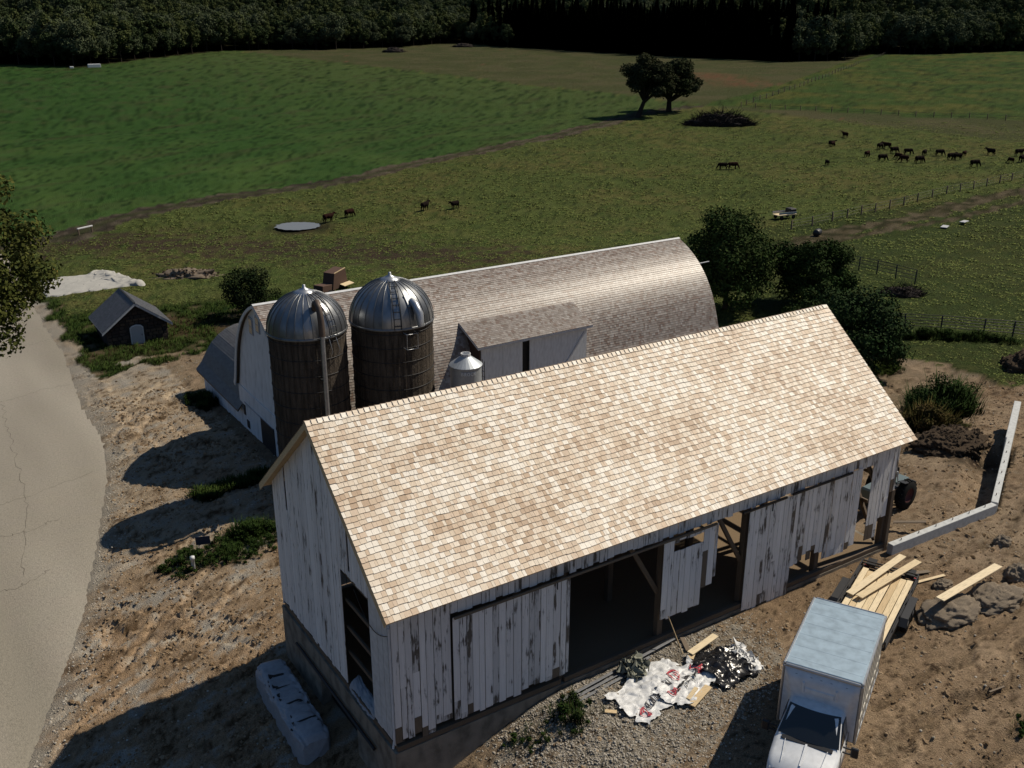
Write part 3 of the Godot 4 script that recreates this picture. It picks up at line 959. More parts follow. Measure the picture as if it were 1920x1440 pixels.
	box(fo, Vector3(0.48, -1.05, -2.88), Vector3(0.36, 3.0, 3.3))
	box(fo, Vector3(0.48, -1.05, 3.22), Vector3(0.36, 3.0, 2.62))
	box(fo, Vector3(0.48, 0.0, 0.34), Vector3(0.352, 0.89, 3.13))
	obj("foundation_wall", fo, M.concrete, b)
	var ld := mk()
	box(ld, Vector3(0.72, -1.3, 0.35), Vector3(0.05, 1.8, 3.1))
	obj("lower_door", ld, M.dark, b)
	var lt := mk()
	tube(lt, [Vector3(0.2, -0.3, -3.3), Vector3(0.2, -0.3, 3.5)], [0.06], 8)
	obj("lower_door_track", lt, M.black_metal, b)

# ---------------------------------------------------------------- arched barn
const ARCH := [Vector2(0, 6.5), Vector2(0.6, 6.26), Vector2(1.17, 5.97), Vector2(1.8, 5.56), Vector2(2.36, 5.1), Vector2(2.8, 4.66), Vector2(3.15, 4.24), Vector2(3.55, 3.66), Vector2(3.85, 3.13), Vector2(4.1, 2.57), Vector2(4.28, 2.1), Vector2(4.45, 1.6), Vector2(4.6, 1.15), Vector2(4.78, 0.72), Vector2(5.0, 0.36)]
const BZ := -25.1

func arch_at(s: float) -> Array:       # tangent averaged so that the vault reads as one curve
	var q := arch_raw(s)
	var l := arch_len()
	var a: Vector2 = arch_raw(clampf(s - 0.45, 0.0, l))[0]
	var b: Vector2 = arch_raw(clampf(s + 0.45, 0.0, l))[0]
	return [q[0], (b - a).normalized()]

func arch_raw(s: float) -> Array:       # point and tangent at distance s from the eave, going up
	var acc := 0.0
	for i in range(ARCH.size() - 1, 0, -1):
		var a: Vector2 = ARCH[i]
		var c: Vector2 = ARCH[i - 1]
		var l := a.distance_to(c)
		if s <= acc + l or i == 1: return [a.lerp(c, (s - acc) / l), (c - a) / l]
		acc += l
	return []

func arch_len() -> float:
	var acc := 0.0
	for i in ARCH.size() - 1: acc += (ARCH[i] as Vector2).distance_to(ARCH[i + 1])
	return acc

func old_tone() -> Color:
	var v := rng.randf()
	var c := Color(0.36, 0.315, 0.285)
	if v < 0.3: c = Color(0.42, 0.38, 0.35)
	elif v < 0.5: c = Color(0.30, 0.25, 0.22)
	elif v < 0.62: c = Color(0.26, 0.19, 0.155)
	elif v < 0.72: c = Color(0.47, 0.44, 0.415)
	var j := rr(0.72, 0.9)
	return Color(c.r * j, c.g * j * 0.985, c.b * j * 0.97)

func build_arched_barn() -> void:
	var b := thing("arched_barn", "long white barn with round arched weathered shingle roof behind the silos", "barn")
	var x0 := 6.66
	var x1 := 38.1
	var al := arch_len()
	var st := mk()
	var ex := 0.152
	var rows := int(al / ex)
	for r in rows:
		var q := arch_at(r * ex)
		var p: Vector2 = q[0]
		var t: Vector2 = q[1]
		var upv := Vector3(0, t.y, t.x)
		var nm := Vector3(0, -t.x, t.y)
		if nm.y < 0 and p.x > 1.0 and nm.z < 0: nm = -nm
		var x := x0
		while x < x1 - 0.02:
			var w := rr(0.1, 0.26)
			if x1 - x - w < 0.08: w = x1 - x
			if not (p.x > 3.16 and x > 18.4 and x < 26.1):
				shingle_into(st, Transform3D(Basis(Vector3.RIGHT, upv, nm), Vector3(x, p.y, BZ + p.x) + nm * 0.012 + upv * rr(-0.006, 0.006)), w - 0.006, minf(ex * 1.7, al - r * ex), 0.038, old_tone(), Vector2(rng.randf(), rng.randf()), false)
			x += w
	# back slope
	for r in rows:
		var q := arch_at(r * ex)
		var p: Vector2 = q[0]
		var t: Vector2 = q[1]
		var upv := Vector3(0, t.y, -t.x)
		var nm := Vector3(0, -t.x, -t.y)
		if nm.y < 0: nm = -nm
		var x := x0
		while x < x1 - 0.02:
			var w := minf(rr(0.3, 0.8), x1 - x)
			shingle_into(st, Transform3D(Basis(Vector3.LEFT, upv, nm), Vector3(x + w, p.y, BZ - p.x) + nm * 0.012), w - 0.006, ex * 1.7, 0.02, old_tone(), Vector2(rng.randf(), rng.randf()), false)
			x += w
	obj("shingles", st, M.old_shingle, b).set_meta("kind", "stuff")
	var dk := mk()
	for sg in [-1.0, 1.0]:
		for i in ARCH.size() - 1:
			var a: Vector2 = ARCH[i]
			var c: Vector2 = ARCH[i + 1]
			var ai := a * Vector2(0.975, 1) - Vector2(0, 0.1)
			var ci := c * Vector2(0.975, 1) - Vector2(0, 0.1)
			prism(dk, Vector3(x0 + 0.02, 0, BZ), Vector3.BACK * sg, Vector3.UP, Vector3.RIGHT, PackedVector2Array([a, c, ci, ai]), x1 - x0 - 0.04)
	obj("roof_deck", dk, M.timber, b)
	for xx in [x0 - 0.02, x1 - 0.04]:
		var rk := mk()
		for sg in [-1.0, 1.0]:
			for i in ARCH.size() - 1:
				var a: Vector2 = ARCH[i]
				var c: Vector2 = ARCH[i + 1]
				var ai := a * Vector2(0.955, 1) - Vector2(0, 0.17)
				var ci := c * Vector2(0.955, 1) - Vector2(0, 0.17)
				prism(rk, Vector3(xx, 0, BZ), Vector3.BACK * sg, Vector3.UP, Vector3.RIGHT, PackedVector2Array([a, c, ci, ai]), 0.06)
		obj("rake_trim", rk, M.white, b)
	var rc := mk()
	var rx := x0
	while rx < x1:
		for sg in [-1.0, 1.0]:
			beam(rc, Vector3(rx, 6.53, BZ + 0.07 * sg), Vector3(rx + 0.42, 6.53, BZ + 0.07 * sg), 0.17, 0.03, 0.0, Vector3(0, 1, 0.45 * sg).normalized())
		rx += 0.42
	obj("ridge_caps", rc, M.white, b)
	# gable walls
	for xx in [6.9, 37.8]:
		var gw := mk()
		var pts := PackedVector2Array()
		for i in range(ARCH.size() - 1, -1, -1): pts.append(ARCH[i] * Vector2(-0.955, 1) - Vector2(0, 0.12))
		for i in range(1, ARCH.size()): pts.append(ARCH[i] * Vector2(0.955, 1) - Vector2(0, 0.12))
		prism(gw, Vector3(xx, 0, BZ), Vector3.BACK, Vector3.UP, Vector3.RIGHT, pts, 0.12)
		obj("gable_wall", gw, M.white_wall, b)
	var lw := mk()
	box(lw, Vector3(6.95, -1.5, BZ), Vector3(0.2, 3.6, 9.5))
	box(lw, Vector3(37.85, -1.5, BZ), Vector3(0.2, 3.6, 9.5))
	box(lw, Vector3(22.4, -1.6, BZ + 4.66), Vector3(30.6, 3.9, 0.2))
	box(lw, Vector3(22.4, -1.6, BZ - 4.66), Vector3(30.6, 3.9, 0.2))
	obj("lower_wall", lw, M.white_wall, b)
	var bt := mk()
	box(bt, Vector3(6.83, -0.62, -26.4), Vector3(0.05, 0.07, 5.0))
	obj("trim_band", bt, M.grey_trim, b)
	# gable windows, each with frame and pane
	for w in [[-26.3, 4.95, 0.5, 0.9], [-25.1, 5.35, 0.5, 0.85]]:
		var f := mk()
		box(f, Vector3(6.87, w[1], w[0]), Vector3(0.06, w[3] + 0.14, w[2] + 0.14), Basis(), 0.008)
		var fo := obj("window", f, M.grey_trim, b)
		for half in [-1.0, 1.0]:
			var p := mk()
			box(p, Vector3(6.845, w[1] + half * w[3] * 0.25, w[0]), Vector3(0.03, w[3] * 0.45, w[2]))
			obj("pane", p, M.glass, fo)
	for w in [[-29.0, -1.15, 0.35, 0.66], [-28.5, -1.95, 0.45, 0.5]]:
		var f := mk()
		box(f, Vector3(6.835, w[1], w[0]), Vector3(0.04, w[3], w[2]))
		obj("wall_opening", f, M.dark, b)
	var dr := mk()
	box(dr, Vector3(6.83, -1.55, -24.9), Vector3(0.06, 1.9, 2.2))
	obj("gable_door", dr, M.dark, b)
	# low wing on the back corner
	var wp := [Vector2(6.5, -1.25), Vector2(6.95, -0.72), Vector2(7.35, -0.05), Vector2(7.75, 0.5), Vector2(8.25, 0.95), Vector2(8.8, 1.28), Vector2(9.4, 1.48), Vector2(10.0, 1.53), Vector2(10.6, 1.48), Vector2(11.6, 1.0), Vector2(12.6, 0.0), Vector2(13.4, -1.25)]
	var ws := mk()
	var acc := 0.0
	for i in wp.size() - 1:
		var a: Vector2 = wp[i]
		var c: Vector2 = wp[i + 1]
		var l := a.distance_to(c)
		var n := int(ceil(l / 0.17))
		for s in n:
			var p := a.lerp(c, float(s) / n)
			var t := (c - a) / l
			var fl := i > 7
			var o := p if not fl else a.lerp(c, float(s + 1) / n)
			var d := Vector3(t.x, t.y, 0) * (-1.0 if fl else 1.0)
			var nm := Vector3(-t.y, t.x, 0)
			var z := -38.1
			while z < -29.4:
				var w := minf(rr(0.25, 0.5), -29.3 - z)
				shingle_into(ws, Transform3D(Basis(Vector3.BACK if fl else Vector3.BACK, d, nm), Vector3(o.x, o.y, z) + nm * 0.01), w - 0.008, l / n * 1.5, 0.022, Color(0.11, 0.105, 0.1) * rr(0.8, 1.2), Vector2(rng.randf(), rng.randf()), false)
				z += w
	var wing := obj("wing_shingles", ws, M.old_shingle, b)
	wing.set_meta("kind", "stuff")
	var wd := mk()
	for i in wp.size() - 1:
		var a: Vector2 = wp[i]
		var c: Vector2 = wp[i + 1]
		prism(wd, Vector3(0, 0, -38.05), Vector3.RIGHT, Vector3.UP, Vector3.BACK, PackedVector2Array([a, c, c - Vector2(0, 0.12), a - Vector2(0, 0.12)]), 8.7)
	obj("wing_roof", wd, M.timber, b)
	var ww := mk()
	box(ww, Vector3(6.97, -1.95, -33.6), Vector3(0.2, 1.9, 8.0))
	var we := PackedVector2Array([Vector2(6.88, -2.9)])
	for q in wp: we.append(q * Vector2(1, 1) - Vector2(0, 0.13))
	we[1].x = 6.88
	we.append(Vector2(13.3, -2.9))
	prism(ww, Vector3(0, 0, -37.8), Vector3.RIGHT, Vector3.UP, Vector3.BACK, we, 0.15)
	obj("wing_wall", ww, M.white_wall, b)
	for w in [[-34.0, -1.3, 1.1, 0.62], [-32.3, -1.35, 0.5, 0.3], [-31.4, -1.4, 0.2, 0.2]]:
		var f := mk()
		box(f, Vector3(6.86, w[1], w[0]), Vector3(0.05, w[3] + 0.1, w[2] + 0.1))
		var fo := obj("window", f, M.grey_trim, b)
		var p := mk()
		box(p, Vector3(6.84, w[1], w[0]), Vector3(0.03, w[3], w[2]))
		obj("pane", p, M.glass, fo)
	# shed dormer with sliding doors on the yard side
	var ds := mk()
	var dz := Vector3(0, 0.92, -2.15)
	var dl := dz.length()
	var du := dz / dl
	var dn := Vector3(0, -du.z, du.y)
	var n := 15
	for s in n:
		var x := 18.1
		while x < 26.45:
			var w := minf(rr(0.1, 0.25), 26.5 - x)
			shingle_into(ds, Transform3D(Basis(Vector3.RIGHT, du, dn), Vector3(x, 3.4, -19.72) + du * (dl * s / n) + dn * 0.01), w - 0.006, dl / n * 1.8, 0.02, old_tone() * 0.78, Vector2(rng.randf(), rng.randf()), false)
			x += w
	obj("dormer_shingles", ds, M.old_shingle, b).set_meta("kind", "stuff")
	var dd := mk()
	prism(dd, Vector3(18.1, 0, 0), Vector3.BACK, Vector3.UP, Vector3.RIGHT, PackedVector2Array([Vector2(-19.72, 3.4), Vector2(-21.95, 4.355), Vector2(-21.95, 4.2), Vector2(-19.72, 3.26)]), 8.4)
	obj("dormer_roof", dd, M.white, b)
	for xx in [18.35, 26.15]:
		var ck := mk()
		prism(ck, Vector3(xx, 0, 0), Vector3.BACK, Vector3.UP, Vector3.RIGHT, PackedVector2Array([Vector2(-20.05, -2.5), Vector2(-20.05, 3.38), Vector2(-21.9, 4.15), Vector2(-20.5, 0.4), Vector2(-20.5, -2.5)]), 0.1)
		obj("dormer_cheek", ck, M.rust if xx < 20.0 else M.dormer_white, b)
	for q in [[18.46, 19.95], [19.97, 21.36], [21.9, 26.2]]:
		var w := mk()
		box(w, Vector3((q[0] + q[1]) * 0.5, 0.4, -20.0), Vector3(q[1] - q[0], 5.75, 0.08))
		obj("dormer_panel", w, M.dormer_white, b)
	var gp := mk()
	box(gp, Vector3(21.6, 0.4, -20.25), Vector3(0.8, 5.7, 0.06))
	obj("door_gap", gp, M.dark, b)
	var br := mk()
	beam(br, Vector3(24.2, 0.6, -19.93), Vector3(26.0, 3.0, -19.93), 0.12, 0.04, 0.0, Vector3.BACK)
	obj("door_brace", br, M.white, b)
	var ln := mk()
	beam(ln, Vector3(38.0, 4.7, -24.0), Vector3(40.2, 4.75, -24.0), 0.08, 0.05)
	obj("lookout_beam", ln, M.white, b)

# ---------------------------------------------------------------- silos and bin
func build_silo(label: String, c: Vector3, r: float, rim: float, ladder_a: float, hoops: int) -> Node3D:
	var s := thing("silo", label, "silo", c, 0.0, "concrete stave silos with metal domes")
	var st := mk()
	var nst := 40
	for k in nst:         # staves: thin joints between flat strips
		var t0 := TAU * k / nst + 0.004
		var t1 := TAU * (k + 1) / nst - 0.004
		lathe(st, [Vector2(r, 0), Vector2(r, rim)], 1, t0, t1)
	lathe(st, [Vector2(r - 0.025, 0), Vector2(r - 0.025, rim), Vector2(0, rim)], 40)
	obj("stave_wall", st, M.stave, s)
	for i in hoops:
		var h := mk()
		var y := 0.6 + (rim - 0.9) * i / (hoops - 1.0)
		var pts := []
		for k in 41:
			var t := TAU * k / 40
			pts.append(Vector3(cos(t), 0, sin(t)) * (r + 0.015) + Vector3.UP * y)
		tube(h, pts, [0.018], 5, false)
		obj("hoop", h, M.black_metal, s)
	# dome of gores with standing seams
	var prof := []
	for i in 10:
		var t := PI * 0.5 * i / 9.0
		prof.append(Vector2(cos(t) * (r + 0.05), sin(t) * (r + 0.05) * 0.97))
	prof[9] = Vector2(0.28, prof[9].y)
	var ng := 28
	for k in ng:
		var g := mk()
		var t0 := TAU * k / ng
		var t1 := TAU * (k + 1) / ng
		lathe(g, prof, 3, t0, t1, Vector3.UP * rim)
		obj("dome_panel", g, M.galv[(k * 7 + k / 3) % 4], s)
		var q := mk()
		var pts := []
		for p in prof: pts.append(Vector3(cos(t0) * (p.x + 0.012), rim + p.y + 0.008, sin(t0) * (p.x + 0.012)))
		tube(q, pts, [0.022], 4, false)
		obj("seam", q, M.galv[1], s)
	var cp := mk()
	var top: float = rim + prof[9].y
	lathe(cp, [Vector2(0.62, top - 0.15), Vector2(0.64, top - 0.11), Vector2(0.3, top + 0.06), Vector2(0.09, top + 0.16), Vector2(0.075, top + 0.3), Vector2(0, top + 0.34)], 16)
	obj("cap", cp, M.steel, s)
	var rm := mk()
	lathe(rm, [Vector2(r + 0.09, rim - 0.09), Vector2(r + 0.11, rim - 0.02), Vector2(r + 0.06, rim + 0.03)], 40)
	obj("rim", rm, M.galv[1], s)
	# ladder up the dome
	var la := mk()
	for sd in [-0.085, 0.085]:
		var pts := []
		for i in 9:
			var t := PI * 0.5 * i / 9.4
			var rad := (r + 0.14) * cos(t)
			var a: float = ladder_a + sd * (r / maxf(rad, 0.4))
			pts.append(Vector3(cos(a) * rad, rim + (r + 0.12) * 0.97 * sin(t), sin(a) * rad))
		tube(la, pts, [0.022], 5)
	obj("ladder_rail", la, M.black_metal, s)
	for i in 8:
		var t := PI * 0.5 * (i + 0.5) / 9.4
		var rad := (r + 0.14) * cos(t)
		var w := 0.085 * r / maxf(rad, 0.4)
		var y := rim + (r + 0.12) * 0.97 * sin(t)
		var ru := mk()
		tube(ru, [Vector3(cos(ladder_a - w) * rad, y, sin(ladder_a - w) * rad), Vector3(cos(ladder_a + w) * rad, y, sin(ladder_a + w) * rad)], [0.02], 5)
		obj("ladder_rung", ru, M.black_metal, s)
	return s

func build_silos() -> void:
	var L := build_silo("left of the two dark silos, with a long filler pipe down its front", Vector3(7.25, -2.4, -18.4), 1.95, 9.3, 1.25, 11)
	# filler pipe: gooseneck over the dome and a long straight run down
	var a := 1.62
	var d := Vector3(cos(a), 0, sin(a))
	var g := mk()
	tube(g, [d * 1.35 + Vector3.UP * 10.45, d * 1.5 + Vector3.UP * 10.95, d * 1.8 + Vector3.UP * 11.1, d * 2.1 + Vector3.UP * 10.85, d * 2.25 + Vector3.UP * 10.3, d * 2.3 + Vector3.UP * 9.5], [0.16], 12)
	obj("gooseneck", g, M.rust_galv, L)
	var p := mk()
	tube(p, [d * 2.3 + Vector3.UP * 9.5, d * 2.3 + Vector3.UP * 5.2], [0.115], 12)
	obj("filler_pipe", p, M.steel, L)
	var p2 := mk()
	tube(p2, [d * 2.3 + Vector3.UP * 5.2, d * 2.3 + Vector3.UP * 0.9], [0.09], 12)
	obj("filler_pipe", p2, M.galv[1], L)
	for y in [9.3, 7.2, 5.2]:
		var br := mk()
		beam(br, d * 1.9 + Vector3.UP * y, d * 2.34 + Vector3.UP * y, 0.3, 0.04)
		obj("pipe_bracket", br, M.black_metal, L)
	for q in [1.2, 1.4]:
		var e := Vector3(cos(q), 0, sin(q))
		var w := mk()
		tube(w, [e * 2.05 + Vector3.UP * 9.2, e * 2.3 + Vector3.UP * 8.6, e * 2.0 + Vector3.UP * 8.1], [0.02], 5)
		obj("guard_rod", w, M.steel, L)
	var R := build_silo("right of the two dark silos, hooped concrete with a short spout hood", Vector3(11.8, -2.4, -18.0), 2.15, 9.2, 1.88, 12)
	var a2 := 1.4
	var d2 := Vector3(cos(a2), 0, sin(a2))
	var h := mk()
	tube(h, [d2 * 1.75 + Vector3.UP * 10.5, d2 * 2.1 + Vector3.UP * 10.35, d2 * 2.42 + Vector3.UP * 9.95, d2 * 2.55 + Vector3.UP * 9.3], [0.15, 0.2, 0.22, 0.17], 12)
	obj("spout_hood", h, M.steel, R)
	var hd := mk()
	beam(hd, d2 * 1.5 + Vector3.UP * 10.75, d2 * 1.95 + Vector3.UP * 10.2, 0.62, 0.12, 0.02)
	obj("hatch", hd, M.galv[2], R)
	var cg := mk()
	var e2 := Vector3(cos(1.62), 0, sin(1.62))
	var sd := Vector3(-e2.z, 0, e2.x)
	for v in [[-0.3, 9.0], [-0.3, 8.2]]:
		tube(cg, [e2 * 2.15 + sd * v[0] + Vector3.UP * v[1], e2 * 2.6 + sd * v[0] + Vector3.UP * v[1], e2 * 2.6 - sd * v[0] + Vector3.UP * v[1], e2 * 2.15 - sd * v[0] + Vector3.UP * v[1]], [0.02], 5)
	for v in [-0.3, 0.3]: tube(cg, [e2 * 2.6 + sd * v + Vector3.UP * 9.0, e2 * 2.6 + sd * v + Vector3.UP * 8.2], [0.02], 5)
	obj("platform_cage", cg, M.steel, R)

	# galvanised feed bin
	var c := Vector3(15.1, -2.65, -16.0)
	var b := thing("feed_bin", "small grey metal feed bin with cone roof and white lettering beside the dormer", "grain bin", c)
	var w := mk()
	var prof := []
	for i in 42: prof.append(Vector2(0.84 + (0.012 if i % 2 else 0.0), 1.3 + i * 0.133))
	lathe(w, prof, 32)
	obj("bin_wall", w, M.bin, b)
	var cn := mk()
	lathe(cn, [Vector2(0.9, 6.74), Vector2(0.9, 6.8), Vector2(0.27, 7.26)], 24, 0, TAU, Vector3.ZERO, false)
	obj("cone_roof", cn, M.bin, b)
	var co := mk()
	lathe(co, [Vector2(0.26, 7.2), Vector2(0.27, 7.42), Vector2(0.24, 7.42), Vector2(0.23, 7.22), Vector2(0, 7.22)], 12, 0, TAU, Vector3.ZERO, false)
	obj("filler_collar", co, M.white, b)
	var hp := mk()
	lathe(hp, [Vector2(0.2, 0.5), Vector2(0.84, 1.3)], 24)
	obj("hopper", hp, M.bin, b)
	for k in 4:
		var t := TAU * k / 4 + 0.4
		var l := mk()
		beam(l, Vector3(cos(t) * 0.84, 0, sin(t) * 0.84), Vector3(cos(t) * 0.84, 1.6, sin(t) * 0.84), 0.08, 0.08)
		obj("leg", l, M.steel, b)
	var la := mk()
	var lx := Vector3(cos(0.25), 0, sin(0.25))
	var ly := Vector3(-lx.z, 0, lx.x)
	for s in [-0.2, 0.2]: tube(la, [lx * 0.98 + ly * s + Vector3.UP * 0.5, lx * 0.98 + ly * s + Vector3.UP * 6.9], [0.022], 5)
	for i in 20: tube(la, [lx * 0.98 - ly * 0.2 + Vector3.UP * (0.7 + i * 0.31), lx * 0.98 + ly * 0.2 + Vector3.UP * (0.7 + i * 0.31)], [0.016], 5)
	obj("ladder", la, M.black_metal, b)
	# lettering bent round the wall, facing the camera side
	var tm := TextMesh.new()
	var fn := SystemFont.new()
	fn.font_names = PackedStringArray(["Droid Sans"])
	fn.font_weight = 800
	tm.font = fn
	tm.text = "BROCK"
	tm.font_size = 64
	tm.pixel_size = 0.0038
	tm.depth = 0.02
	var arr := tm.surface_get_arrays(0)
	var V: PackedVector3Array = arr[Mesh.ARRAY_VERTEX]
	var mid := 1.93
	for i in V.size():
		var v := V[i]
		var t := mid - v.x * 1.05 / 0.87
		V[i] = Vector3(cos(t) * (0.862 + v.z), 6.5 + v.y * 1.05, sin(t) * (0.862 + v.z))
	arr[Mesh.ARRAY_VERTEX] = V
	var am := ArrayMesh.new()
	am.add_surface_from_arrays(Mesh.PRIMITIVE_TRIANGLES, arr.slice(0, Mesh.ARRAY_MAX))
	part("lettering", am, M.letter_white, b)

# ---------------------------------------------------------------- stone shed
func build_shed() -> void:
	var b := thing("stone_shed", "small dark fieldstone shed with steep grey roof and arched pale door", "shed", Vector3(5.85, -3.3, -52.3))
	# local: x -2.45..2.45, z 0 (front) .. -4.6
	var wl := mk()
	prism(wl, Vector3(0, 0, -0.12), Vector3.RIGHT, Vector3.UP, Vector3.FORWARD, PackedVector2Array([Vector2(-2.3, -0.3), Vector2(-2.3, 1.5), Vector2(0, 3.15), Vector2(2.3, 1.5), Vector2(2.3, -0.3)]), 4.4)
	obj("wall_core", wl, M.fieldstone[1], b)
	# field stones of the front and the east side
	var meshes := []
	for v in 4:
		var s := mk()
		box(s, Vector3.ZERO, Vector3(1, 1, 0.14), Basis(), 0.05)
		meshes.append(fin(s))
	var y := 0.0
	while y < 3.0:
		var h := rr(0.22, 0.34)
		var half := 2.32 if y + h < 1.5 else (3.1 - y - h) / 1.65 * 2.32
		var x := -half
		while x < half - 0.1:
			var w := minf(rr(0.28, 0.6), half - x)
			var xc := x + w * 0.5
			if not (absf(xc) < 0.6 + w * 0.3 and y < 1.6):
				var o := part("stone", meshes[rng.randi() % 4], M.fieldstone[rng.randi() % 4], b)
				o.transform = Transform3D(Basis().scaled(Vector3(w - 0.03, h - 0.03, rr(0.8, 1.3))), Vector3(xc, y + h * 0.5, -0.1))
			x += w
		y += h
	y = 0.0
	while y < 1.4:
		var h := rr(0.22, 0.34)
		var z := -4.4
		while z < -0.15:
			var w := minf(rr(0.28, 0.6), -0.05 - z)
			var o := part("stone", meshes[rng.randi() % 4], M.fieldstone[rng.randi() % 4], b)
			o.transform = Transform3D(Basis(Vector3.UP, PI / 2).scaled(Vector3(1, 1, 1)) * Basis().scaled(Vector3(w - 0.03, h - 0.03, 1)), Vector3(2.31, y + h * 0.5, z + w * 0.5))
			z += w
		y += h
	# door with arched head
	var dp := PackedVector2Array([Vector2(-0.45, 0), Vector2(-0.45, 1.3), Vector2(-0.3, 1.46), Vector2(0, 1.53), Vector2(0.3, 1.46), Vector2(0.45, 1.3), Vector2(0.45, 0)])
	var fp := PackedVector2Array()
	for q in dp: fp.append(q * Vector2(1.16, 1.05))
	var fr := mk()
	prism(fr, Vector3(-0.05, 0, 0.02), Vector3.RIGHT, Vector3.UP, Vector3.FORWARD, fp, 0.12)
	obj("door_frame", fr, M.white, b)
	var d := mk()
	prism(d, Vector3(-0.05, 0, 0.045), Vector3.RIGHT, Vector3.UP, Vector3.FORWARD, dp, 0.1)
	var door := obj("door", d, M.grey_trim, b)
	var hd := mk()
	box(hd, Vector3(0.3, 0.75, 0.06), Vector3(0.04, 0.12, 0.05))
	obj("handle", hd, M.black_metal, door)
	# roof: slabs, slate courses, trim
	for sg in [-1.0, 1.0]:
		var rf := mk()
		prism(rf, Vector3(0, 0, 0.25), Vector3.RIGHT * sg, Vector3.UP, Vector3.FORWARD, PackedVector2Array([Vector2(2.68, 1.27), Vector2(0, 3.3), Vector2(0, 3.45), Vector2(2.68, 1.42)]), 5.2)
		obj("roof_slab", rf, M.grey_trim, b)
		var tr := mk()
		prism(tr, Vector3(0, 0, 0.28), Vector3.RIGHT * sg, Vector3.UP, Vector3.FORWARD, PackedVector2Array([Vector2(2.72, 1.18), Vector2(0, 3.24), Vector2(0, 3.46), Vector2(2.72, 1.41)]), 0.06)
		obj("rake_trim", tr, M.white if sg < 0 else M.grey_trim, b)
		var sl := mk()
		var u := Vector3(-2.68 * sg, 2.03, 0)
		var ul := u.length()
		u /= ul
		var n := Vector3(2.03 * sg, 2.68, 0).normalized()
		for r in 17:
			var z := -4.95
			while z < 0.28:
				var w := minf(rr(0.2, 0.34), 0.3 - z)
				var k := rr(0.75, 1.25)
				var c := Color(0.058, 0.06, 0.066) * k
				var bx := Vector3.BACK if sg > 0 else Vector3.FORWARD
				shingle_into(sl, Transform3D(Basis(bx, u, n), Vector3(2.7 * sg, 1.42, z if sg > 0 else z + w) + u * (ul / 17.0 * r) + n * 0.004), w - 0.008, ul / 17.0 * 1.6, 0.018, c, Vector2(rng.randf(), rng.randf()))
				z += w
		obj("roof_slates", sl, M.slate, b).set_meta("kind", "stuff")
	var rc := mk()
	tube(rc, [Vector3(0, 3.47, 0.3), Vector3(0, 3.47, -4.95)], [0.06], 6)
	obj("ridge_roll", rc, M.dark, b)

# ---------------------------------------------------------------- truck and trailer
func wheel(parent: Node3D, at: Vector3, r: float, w: float, rimm: Material) -> void:
	var t := mk()
	lathe(t, [Vector2(r * 0.6, -w / 2), Vector2(r * 0.93, -w / 2), Vector2(r, -w * 0.32), Vector2(r, w * 0.32), Vector2(r * 0.93, w / 2), Vector2(r * 0.6, w / 2)], 24)
	var o := obj("wheel", t, M.rubber, parent)
	o.position = at
	o.rotation.x = PI / 2
	var rm := mk()
	lathe(rm, [Vector2(0, -w * 0.3), Vector2(r * 0.6, -w * 0.42), Vector2(r * 0.6, w * 0.42), Vector2(r * 0.3, w * 0.3), Vector2(0, w * 0.3)], 16)
	obj("rim", rm, rimm, o)

# loft of closed rings along x; every ring is a list of (z, y)
func loft(st: SurfaceTool, xs: Array, rings: Array, smooth := true) -> void:
	st.set_smooth_group(1 if smooth else -1)
	var n: int = rings[0].size()
	for i in xs.size() - 1:
		for k in n:
			var l := (k + 1) % n
			var a := Vector3(xs[i], rings[i][k].y, rings[i][k].x)
			var b := Vector3(xs[i], rings[i][l].y, rings[i][l].x)
			var c := Vector3(xs[i + 1], rings[i + 1][l].y, rings[i + 1][l].x)
			var d := Vector3(xs[i + 1], rings[i + 1][k].y, rings[i + 1][k].x)
			quad(st, a, d, c, b)
	st.set_smooth_group(-1)
	for e in [0, xs.size() - 1]:
		for k in range(1, n - 1):
			tri(st, Vector3(xs[e], rings[e][0].y, rings[e][0].x), Vector3(xs[e], rings[e][k].y, rings[e][k].x), Vector3(xs[e], rings[e][k + 1].y, rings[e][k + 1].x))

